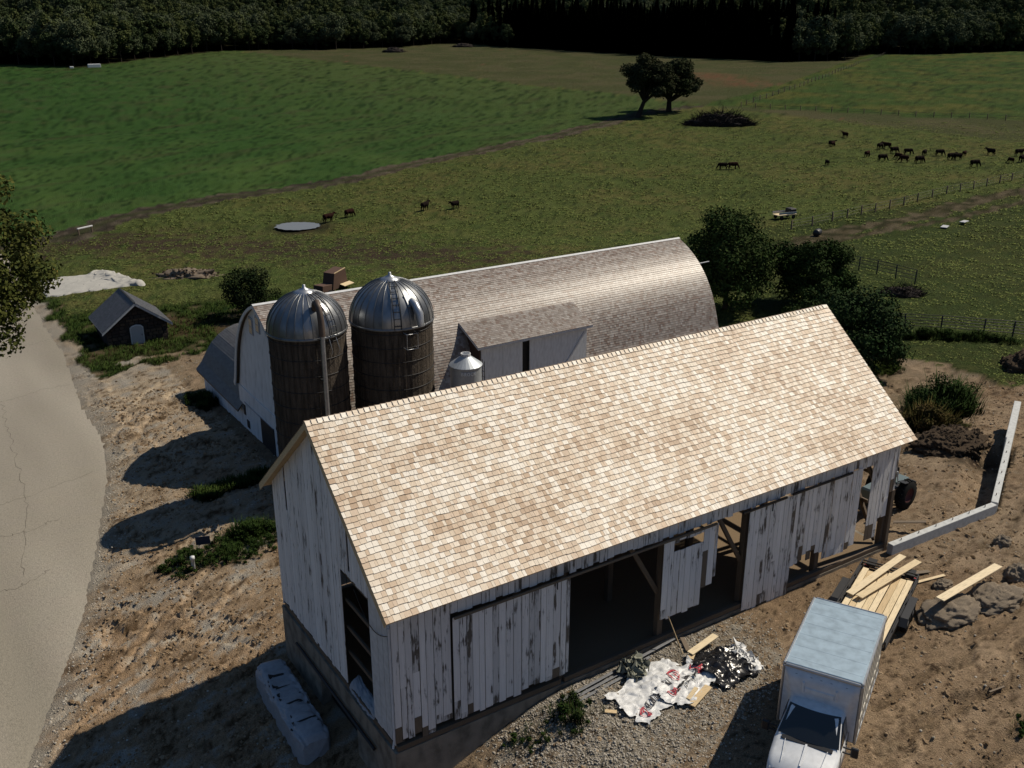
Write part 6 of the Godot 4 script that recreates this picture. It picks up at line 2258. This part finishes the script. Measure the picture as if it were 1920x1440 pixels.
func build_plants() -> void:
	var dk0 := Color(0.016, 0.034, 0.01)
	var dk1 := Color(0.04, 0.062, 0.018)
	weed_clump("wide patch of green weeds round the dark sign left of the barn", Vector3(0.6, -2.05, -14.2), 2.7, 1.15, 0.55, 420, dk0, dk1, 0.5, -0.15)
	weed_clump("tall weeds growing against the barn's back corner", Vector3(2.5, -2.0, -15.2), 1.3, 0.7, 0.95, 160, dk0, dk1, 0.5)
	weed_clump("spindly green bush at the foot of the barn's front wall near the metal strips", Vector3(6.0, 0.12, 6.2), 0.95, 0.8, 0.6, 60, dk0, Color(0.04, 0.055, 0.02), 0.3)
	weed_clump("low weeds on the slope at the barn's front left foundation", Vector3(4.6, -0.2, 5.9), 0.9, 0.5, 0.35, 45, dk0, dk1, 0.2)
	weed_clump("dark weeds at the corner of the white wing of the arched barn", Vector3(5.9, -2.6, -35.6), 0.9, 1.6, 0.9, 150, dk0, dk1, 0.5)
	weed_clump("large dark green thicket beyond the barn's right end", Vector3(44.4, -2.1, -6.7), 3.4, 1.5, 2.2, 300, dk0, Color(0.03, 0.045, 0.016), 0.35, 0.25)
	weed_clump("brownish weeds at the left foot of the thicket beyond the barn", Vector3(39.6, -1.6, -4.6), 1.8, 1.2, 1.5, 260, Color(0.03, 0.034, 0.012), Color(0.085, 0.06, 0.026), 0.3, 0.3)
	weed_clump("bright green grass clump under the tree behind the barn's right end", Vector3(50.2, -3.1, -15.6), 1.7, 1.0, 0.9, 200, Color(0.03, 0.055, 0.014), Color(0.07, 0.09, 0.025), 0.2)
	weed_clump("strip of tall dark weeds below the pipe fence at right", Vector3(61.5, -3.3, -17.5), 5.5, 1.0, 0.8, 380, dk0, dk1, 0.3, -0.75)
	weed_clump("small scrubby weeds beside the concrete wall's raised end", Vector3(41.6, -1.2, -3.6), 1.0, 0.7, 0.45, 90, dk0, Color(0.08, 0.07, 0.03), 0.3)
	weed_clump("green weeds at the bottom right corner of the picture", Vector3(18.7, 0.33, 14.8), 1.2, 0.6, 0.4, 120, dk0, dk1, 0.4)

	# roadside maple, half in the picture
	tree("roadside_tree", "leafy tree hanging over the road at the left edge", "tree", Vector3(-11.5, -3.2, -25.0), 7.0, 0.3, Vector3(3.3, 13.6, 0.5), Vector3(4.8, 6.8, 4.7), 170, 0.85, 32000, 0.19, Color(0.028, 0.038, 0.012), Color(0.085, 0.092, 0.026))
	# trees behind the barns
	tree("yard_tree", "tall bushy dark tree right behind the arched barn's far end", "tree", Vector3(52.8, -3.6, -34.5), 2.6, 0.24, Vector3(0, 4.4, 0), Vector3(4.6, 4.6, 4.6), 60, 1.5, 26000, 0.24, dk0, Color(0.042, 0.058, 0.02), "trees between the barns and the paddock")
	tree("yard_tree", "middle dark tree between the arched barn and the pipe fence", "tree", Vector3(60.0, -3.6, -31.0), 2.0, 0.2, Vector3(0, 3.2, 0), Vector3(3.9, 3.4, 3.9), 50, 1.3, 20000, 0.23, dk0, Color(0.034, 0.05, 0.018), "trees between the barns and the paddock")
	tree("yard_tree", "round dark tree rising over the right end of the new roof", "tree", Vector3(46.6, -2.9, -15.5), 1.8, 0.2, Vector3(0, 3.2, 0), Vector3(3.6, 3.5, 3.4), 55, 1.2, 24000, 0.2, dk0, Color(0.034, 0.052, 0.024), "trees between the barns and the paddock")
	tree("yard_shrub", "low dark shrub at the right gable behind the barn roof", "shrub", Vector3(40.6, -2.4, -11.5), 0.8, 0.12, Vector3(0, 1.7, 0), Vector3(2.6, 1.7, 2.2), 22, 0.8, 6500, 0.2, dk0, Color(0.032, 0.046, 0.018), "")
	tree("yard_shrub", "dark shrub filling the gap between the trees behind the barns", "shrub", Vector3(54.0, -3.3, -24.5), 1.0, 0.14, Vector3(0, 2.2, 0), Vector3(4.2, 2.1, 2.8), 24, 1.0, 8000, 0.24, dk0, Color(0.03, 0.042, 0.016), "")
	tree("yard_shrub", "dark rounded shrub on the grass left of the silos", "shrub", Vector3(16.2, -3.4, -55.0), 0.7, 0.14, Vector3(0, 2.2, 0), Vector3(2.5, 2.1, 2.2), 26, 0.9, 7500, 0.17, Color(0.014, 0.026, 0.01), Color(0.028, 0.036, 0.017), "")
	# two oaks in the fields
	tree("field_oak", "left of the two oaks standing alone in the fields, leaning trunk", "tree", Vector3(158.6, -5.1, -175.0), 4.6, 0.62, Vector3(3.2, 8.9, 0), Vector3(6.4, 6.2, 6.2), 70, 1.9, 20000, 0.5, Color(0.02, 0.028, 0.012), Color(0.042, 0.044, 0.024), "lone oaks in the fields", Vector3(2.2, 0, 0))
	tree("field_oak", "right of the two oaks standing alone in the fields, upright trunk", "tree", Vector3(174.2, -5.1, -181.0), 3.6, 0.75, Vector3(0.6, 7.9, 0), Vector3(8.4, 5.6, 7.4), 75, 1.8, 20000, 0.5, Color(0.018, 0.026, 0.011), Color(0.038, 0.042, 0.022), "lone oaks in the fields")
	# dead brush heaps
	for q in [[Vector3(163.6, -5.0, -150.6), 8.2, 3.2, 3.4, 1500, 0.57, "dark heap of dead brush below the two oaks"], [Vector3(70.3, -3.7, -29.0), 2.2, 1.4, 1.0, 420, 0.57, "dark twiggy heap beyond the trees by the paddock"], [Vector3(267, -4.5, -531.0), 7.0, 4.0, 3.5, 260, 0.3, "far dark shrub at the wood edge above the green field"], [Vector3(340, -4.5, -575.0), 7.5, 4.0, 3.0, 260, 0.3, "far dark shrub in the meadow before the conifers"]]:
		var t := thing("brush_heap", q[6], "brush heap", Vector3(q[0].x, base_h(q[0].x, q[0].z), q[0].z), -q[5])
		var st := mk()
		for i in q[4]:
			var a := rng.randf() * TAU
			var w := sqrt(rng.randf())
			var p := Vector3(cos(a) * q[1] * w, 0, sin(a) * q[2] * w)
			p.y = q[3] * (1.0 - w * w) * rr(0.1, 0.95)
			var d: Vector3 = Vector3(rng.randfn() * 1.4 + cos(a) * 0.8, rng.randfn() * 0.5 + 0.5, rng.randfn()).normalized() * rr(0.4, 1.3) * (q[1] / 6.0 + 0.4)
			var r: float = 0.02 + 0.006 * q[1]
			var x: Vector3 = d.cross(Vector3.UP).normalized() * r
			var y: Vector3 = x.cross(d).normalized() * r
			quad(st, p + x, p + d + x * 0.4, p + d - x * 0.4, p - x)
			quad(st, p + y, p + d + y * 0.4, p + d - y * 0.4, p - y)
		obj("twigs", st, M.twig, t).set_meta("kind", "stuff")
		lump("heap_core", Vector3.ZERO, Vector3(q[1] * 0.85, q[3] * 0.7, q[2] * 0.85), M.twig, 5, 0.3, 20, -0.2, t)

func build_forest() -> void:
	var protos := []
	var cols := [[Color(0.026, 0.042, 0.018), Color(0.062, 0.076, 0.032)], [Color(0.036, 0.052, 0.02), Color(0.09, 0.102, 0.04)], [Color(0.022, 0.036, 0.018), Color(0.048, 0.064, 0.028)], [Color(0.042, 0.058, 0.034), Color(0.094, 0.11, 0.06)]]
	var words := ["dark green broadleaf tree", "olive green broadleaf tree", "very dark broadleaf tree", "grey green broadleaf tree"]
	for k in 4:
		protos.append(tree("wood_tree", words[k] + " standing in the front row of the wood", "tree", Vector3(0, -200, 0), 5.0, 0.3, Vector3(0, 9.5, 0), Vector3(4.6 + k * 0.6, 9.6 - k * 0.7, 4.6 + k * 0.6), 34, 1.5 + 0.3 * k, 4600, 0.7, cols[k][0], cols[k][1], "broadleaf trees along the edge of the wood"))
	var sp := thing("spruce", "tall dark spruce in the straight conifer wall behind the fields", "tree", Vector3(0, -200, 0), 0.0, "spruces of the conifer wall")
	var spm := [spruce_mesh(26, 3.3, 1500, Color(0.022, 0.032, 0.021), Color(0.036, 0.046, 0.028)), spruce_mesh(23, 3.0, 1400, Color(0.02, 0.03, 0.02), Color(0.038, 0.05, 0.03))]
	var tk := mk()
	tube(tk, [Vector3(0, -0.5, 0), Vector3(0, 20, 0)], [0.3, 0.06], 6)
	var tkm := fin(tk)
	part("trunk", tkm, M.bark, sp)
	part("crown", spm[0], M.leaf, sp)
	var used_p := [false, false, false, false]
	var sp_used := false
	# front rows as single trees
	var az := 1.0
	while az < 63.5:
		var rt := forest_r(az)
		var conifer := az > 31.5 + rr(-1.6, 1.6) and az < 48.5 + rr(-2.2, 1.2)
		var r := rt + rr(-2, 8)
		var x := CX + sin(deg_to_rad(az)) * r
		var z := CZ - cos(deg_to_rad(az)) * r
		var at := Vector3(x, base_h(x, z) - 0.3, z)
		if conifer:
			if not sp_used:
				sp_used = true
				sp.position = at
			else:
				dup(sp, "tall dark spruce in the straight conifer wall behind the fields", at, rng.randf() * TAU, rr(0.9, 1.12))
			az += rad_to_deg(rr(4.2, 6.5) / rt)
		else:
			var k := rng.randi() % 4
			if az > 48.5: k = [0, 2, 3, 3, 0][rng.randi() % 5]
			var side := " at the top left" if az < 22.0 else (" at the top centre" if az < 33.0 else " at the top right")
			var lb: String = words[k] + " in the front row of the wood" + side
			if not used_p[k]:
				used_p[k] = true
				protos[k].position = at
				protos[k].set_meta("label", lb)
			else:
				dup(protos[k], lb, at, rng.randf() * TAU, rr(0.6, 1.25))
			az += rad_to_deg(rr(5.5, 9.0) / rt)
	# the mass of the wood behind
	var lists := [[], [], [], []]
	var slist := [[], []]
	for i in 5200:
		var a := rr(-2, 67)
		var rt := forest_r(a)
		var conifer := a > 31.5 + rr(-1.6, 1.6) and a < 48.5 + rr(-2.2, 1.2)
		var dr := rr(6, 330) if rng.randf() < 0.75 else rr(6, 60)
		var r := rt + dr
		var x := CX + sin(deg_to_rad(a)) * r
		var z := CZ - cos(deg_to_rad(a)) * r
		var xf := Transform3D(Basis(Vector3.UP, rng.randf() * TAU).scaled(Vector3.ONE * rr(0.75, 1.25)), Vector3(x, base_h(x, z) - 0.4, z))
		if conifer and dr < 90.0: slist[rng.randi() % 2].append(xf)
		else: lists[rng.randi() % 4].append(xf)
	for k in 4:
		scatter("wood", (protos[k].get_node("crown") as MeshInstance3D).mesh, M.leaf, lists[k], "mass of %s crowns covering the hill behind the fields" % ["dark green", "olive", "very dark", "grey green"][k], "wood")
	for k in 2:
		scatter("conifer_wood", spm[k], M.leaf, slist[k], "close packed dark spruces behind the front of the conifer wall, " + ["taller", "shorter"][k] + " ones", "wood")

# ---------------------------------------------------------------- cattle
func cow_mesh(graze: bool) -> ArrayMesh:
	# bones: [a, b, ra, rb]
	var B := []
	var V3 := func(x, y, z): return Vector3(x, y, z)
	B.append([Vector3(-0.62, 1.05, 0), Vector3(0.0, 0.98, 0), 0.30, 0.36])
	B.append([Vector3(0.0, 0.98, 0), Vector3(0.58, 1.02, 0), 0.36, 0.31])
	B.append([Vector3(0.45, 1.18, 0), Vector3(0.75, 1.12, 0), 0.18, 0.2])
	var hd: Vector3
	var hv: Vector3
	if graze:
		B.append([Vector3(0.72, 1.1, 0), Vector3(1.05, 0.66, 0), 0.21, 0.13])
		hd = Vector3(1.1, 0.55, 0)
		hv = Vector3(1.3, 0.17, 0)
	else:
		B.append([Vector3(0.72, 1.12, 0), Vector3(1.08, 1.3, 0), 0.22, 0.14])
		hd = Vector3(1.14, 1.32, 0)
		hv = Vector3(1.5, 1.16, 0)
	B.append([hd, hv, 0.135, 0.08])
	for s in [-1.0, 1.0]:
		B.append([hd + Vector3(-0.02, 0.06, 0.1 * s), hd + Vector3(-0.08, 0.05, 0.25 * s), 0.045, 0.03])
		B.append([Vector3(0.5, 0.85, 0.17 * s), Vector3(0.5, 0.45, 0.17 * s), 0.14, 0.07])
		B.append([Vector3(0.5, 0.45, 0.17 * s), Vector3(0.53, 0.05, 0.17 * s), 0.065, 0.055])
		B.append([Vector3(-0.62, 0.95, 0.18 * s), Vector3(-0.55, 0.6, 0.19 * s), 0.2, 0.1])
		B.append([Vector3(-0.55, 0.6, 0.19 * s), Vector3(-0.72, 0.42, 0.19 * s), 0.09, 0.065])
		B.append([Vector3(-0.72, 0.42, 0.19 * s), Vector3(-0.66, 0.05, 0.19 * s), 0.06, 0.055])
	B.append([Vector3(-0.88, 1.2, 0), Vector3(-0.98, 0.55, 0), 0.04, 0.03])
	B.append([Vector3(-0.98, 0.55, 0), Vector3(-0.98, 0.4, 0), 0.05, 0.03])
	var c := 0.045
	var lo := Vector3(-1.15, -0.05, -0.5)
	var nx := 62
	var ny := 35
	var nz := 23
	var D := PackedFloat32Array()
	D.resize(nx * ny * nz)
	D.fill(9.0)
	for b in B:
		var a: Vector3 = b[0]
		var d: Vector3 = b[1] - a
		var l2 := d.length_squared()
		var mr: float = maxf(b[2], b[3]) + 0.16
		var mn := (a.min(b[1]) - Vector3.ONE * mr - lo) / c
		var mx := (a.max(b[1]) + Vector3.ONE * mr - lo) / c
		for i in range(maxi(0, int(mn.x)), mini(nx, int(mx.x) + 2)):
			for j in range(maxi(0, int(mn.y)), mini(ny, int(mx.y) + 2)):
				for k in range(maxi(0, int(mn.z)), mini(nz, int(mx.z) + 2)):
					var p := lo + Vector3(i, j, k) * c
					var t := clampf((p - a).dot(d) / l2, 0.0, 1.0)
					var v: float = p.distance_to(a + d * t) - lerpf(b[2], b[3], t)
					var id := (i * ny + j) * nz + k
					var o := D[id]
					var h := maxf(0.08 - absf(o - v), 0.0) / 0.08
					D[id] = minf(o, v) - h * h * 0.02
	var idx := {}
	var P := []
	var st := mk()
	st.set_smooth_group(1)
	for i in nx - 1:
		for j in ny - 1:
			for k in nz - 1:
				var base := (i * ny + j) * nz + k
				var sm := Vector3.ZERO
				var n := 0
				var ins := 0
				var vals := []
				for q in 8:
					var v := D[((i + (q & 1)) * ny + j + ((q >> 1) & 1)) * nz + k + (q >> 2)]
					vals.append(v)
					if v < 0: ins += 1
				if ins == 0 or ins == 8: continue
				for e in [[0, 1], [2, 3], [4, 5], [6, 7], [0, 2], [1, 3], [4, 6], [5, 7], [0, 4], [1, 5], [2, 6], [3, 7]]:
					var va: float = vals[e[0]]
					var vb: float = vals[e[1]]
					if (va < 0) != (vb < 0):
						var t := va / (va - vb)
						var pa := Vector3(e[0] & 1, (e[0] >> 1) & 1, e[0] >> 2)
						var pb := Vector3(e[1] & 1, (e[1] >> 1) & 1, e[1] >> 2)
						sm += pa.lerp(pb, t)
						n += 1
				idx[base] = P.size()
				P.append(lo + (Vector3(i, j, k) + sm / n) * c)
	var sx := ny * nz
	for i in range(1, nx - 1):
		for j in range(1, ny - 1):
			for k in range(1, nz - 1):
				var id := (i * ny + j) * nz + k
				var v := D[id]
				for ax in 3:
					var o: int = [sx, nz, 1][ax]
					var w := D[id + o]
					if (v < 0) == (w < 0): continue
					var u: int = [nz, 1, sx][ax]
					var q: int = [1, sx, nz][ax]
					var f := [id, id - u, id - u - q, id - q]
					if not (idx.has(f[0]) and idx.has(f[1]) and idx.has(f[2]) and idx.has(f[3])): continue
					if v < 0: quad(st, P[idx[f[0]]], P[idx[f[3]]], P[idx[f[2]]], P[idx[f[1]]])
					else: quad(st, P[idx[f[0]]], P[idx[f[1]]], P[idx[f[2]]], P[idx[f[3]]])
	return fin(st)

func build_cattle() -> void:
	var mg := cow_mesh(true)
	var ms := cow_mesh(false)
	var herd := "cattle grazing in the pasture"
	# x, z, heading degrees, grazing, red coat, label
	var H := [[40.4, -95.6, 15, 0, 1, "dark red cow drinking at the right end of the pond"], [44.2, -97.4, 20, 1, 1, "red brown cow walking just right of the pond"], [54.8, -95.5, 30, 0, 0, "black cow walking alone right of the pond, left one of a pair"], [59.1, -94.6, 200, 0, 0, "smaller dark cow facing the black one right of the pond"], [116.8, -101.0, 150, 1, 0, "dark cow lying apart left of the herd, below the oaks"], [118.2, -100.0, -30, 1, 1, "red cow close beside the dark one left of the herd"], [134.6, -93.2, 60, 1, 0, "small dark calf alone below the herd's left end"], [156.5, -110.9, -20, 0, 0, "black cow with calf at the herd's upper left"], [155.6, -109.9, 10, 1, 1, "calf standing against the black cow at the herd's upper left"], [169.3, -118.2, 80, 0, 1, "brown cow end on, the farthest of the herd"], [150.4, -97.2, 15, 1, 1, "brown cow at the left of the crowded herd"], [148.4, -92.2, -20, 1, 0, "dark cow at the front left of the crowded herd"], [160.3, -102.1, 10, 1, 0, "dark cow at the back left of the crowded herd"], [162.3, -102.0, 95, 0, 1, "pale brown cow seen end on at the back of the herd"], [158.3, -97.2, -10, 1, 0, "dark cow in the second row of the herd"], [153.2, -92.3, 80, 1, 1, "red cow end on in the middle of the herd"], [151.0, -89.4, 100, 1, 1, "red brown cow end on at the herd's front middle"], [159.3, -94.8, -30, 1, 0, "small dark cow behind the herd's middle"], [152.1, -87.0, -15, 1, 0, "broad dark cow grazing at the herd's front"], [161.3, -92.6, 20, 1, 0, "dark cow grazing right of the herd's middle"], [163.7, -91.0, -25, 1, 0, "dark cow touching the big group at the herd's right"], [160.4, -86.2, -12, 0, 0, "largest black cow at the herd's right"], [161.4, -85.6, 160, 1, 0, "cow overlapping the largest black one"], [167.2, -88.1, 15, 1, 1, "small reddish calf behind the herd's right"], [156.2, -78.6, -20, 1, 0, "black cow grazing alone below the herd's right end"], [172.7, -86.2, 85, 0, 0, "black cow seen end on standing apart at right"], [175.9, -82.4, -20, 0, 0, "dark cow at the right edge of the picture, rear one"], [168.0, -77.0, 10, 1, 0, "dark cow at the right edge of the picture, front one"], [165.6, -77.6, 70, 1, 1, "small calf left of the cow at the right edge"]]
	for q in H:
		var y := base_h(q[0], q[1]) + relief(q[0], q[1], 3)
		var t := thing("cow", q[5], "cow", Vector3(q[0], y - 0.03, q[1]), deg_to_rad(q[2]), herd)
		part("body", mg if q[3] else ms, M.cow_red if q[4] else M.cow_dark, t)
		var s: float = 0.78 if "calf" in q[5] else rr(0.9, 1.04)
		t.scale = Vector3.ONE * s
		if "facing" in q[5] or "walking just" in q[5]: t.scale *= 0.9

func build_pond() -> void:
	var st := mk()
	var y := base_h(36.0, -95.5) + 0.13
	var prev := Vector3.ZERO
	for k in 49:
		var a := TAU * k / 48
		var e := 1.0 + 0.12 * n_mid.get_noise_2d(cos(a) * 40.0, sin(a) * 40.0)
		var p := Vector3(36.0, y, -95.4) + Vector3(0.84, 0, 0.54) * cos(a) * 2.9 * e + Vector3(-0.54, 0, 0.84) * sin(a) * 2.5 * e
		if k > 0: tri(st, Vector3(36.0, y, -95.4), prev, p)
		prev = p
	struct("pond", fin(st), M.water)

func _ready() -> void:
	rng.seed = 4711
	n_big.seed = 1; n_big.frequency = 0.02; n_big.fractal_octaves = 3
	n_mid.seed = 2; n_mid.frequency = 0.12; n_mid.fractal_octaves = 3
	n_fine.seed = 3; n_fine.frequency = 1.1; n_fine.fractal_octaves = 2
	n_rut.seed = 4; n_rut.frequency = 0.45; n_rut.fractal_octaves = 3
	n_grit.seed = 5; n_grit.frequency = 3.6; n_grit.fractal_octaves = 2
	var cam := Camera3D.new()
	cam.name = "camera"
	cam.fov = 42.15
	cam.near = 0.5
	cam.far = 5000.0
	add_child(cam)
	cam.position = Vector3(CX, CY, CZ)
	cam.rotation = Vector3(deg_to_rad(-20.93), deg_to_rad(-32.785), 0)
	cam.current = true
	var sky := ProceduralSkyMaterial.new()
	sky.sky_top_color = Color(0.33, 0.46, 0.63)
	sky.sky_horizon_color = Color(0.64, 0.71, 0.79)
	sky.sky_curve = 0.12
	sky.ground_bottom_color = Color(0.1, 0.1, 0.08)
	sky.ground_horizon_color = Color(0.3, 0.32, 0.32)
	sky.sky_energy_multiplier = 0.8
	sky.sun_angle_max = 1.0
	var sk := Sky.new()
	sk.sky_material = sky
	var env := Environment.new()
	env.background_mode = Environment.BG_SKY
	env.sky = sk
	env.tonemap_mode = Environment.TONE_MAPPER_LINEAR
	env.tonemap_exposure = 1.0
	env.sdfgi_enabled = true
	env.ssao_enabled = true
	env.ssil_enabled = true
	var we := WorldEnvironment.new()
	we.name = "world"
	we.environment = env
	add_child(we)
	var sun := DirectionalLight3D.new()
	sun.name = "sun"
	sun.light_energy = 1.6
	sun.light_color = Color(1.0, 0.95, 0.87)
	sun.light_angular_distance = 0.5
	sun.shadow_enabled = true
	add_child(sun)
	var el := deg_to_rad(48.0)
	var az := deg_to_rad(4.5)
	var s := Vector3(cos(el) * cos(az), sin(el), cos(el) * sin(az))
	sun.look_at_from_position(s * 100.0, Vector3.ZERO, Vector3.UP)

	var t0 := Time.get_ticks_msec()
	make_materials()
	build_ground()
	print("ground ", Time.get_ticks_msec() - t0)
	build_road()
	build_pond()
	build_barn()
	build_arched_barn()
	print("barns ", Time.get_ticks_msec() - t0)
	build_silos()
	build_shed()
	build_debris()
	build_truck()
	build_trailer()
	build_tractor()
	build_fences()
	print("things ", Time.get_ticks_msec() - t0)
	build_plants()
	build_grass()
	build_stones()
	build_forest()
	print("plants ", Time.get_ticks_msec() - t0)
	build_cattle()
	print("all ", Time.get_ticks_msec() - t0)
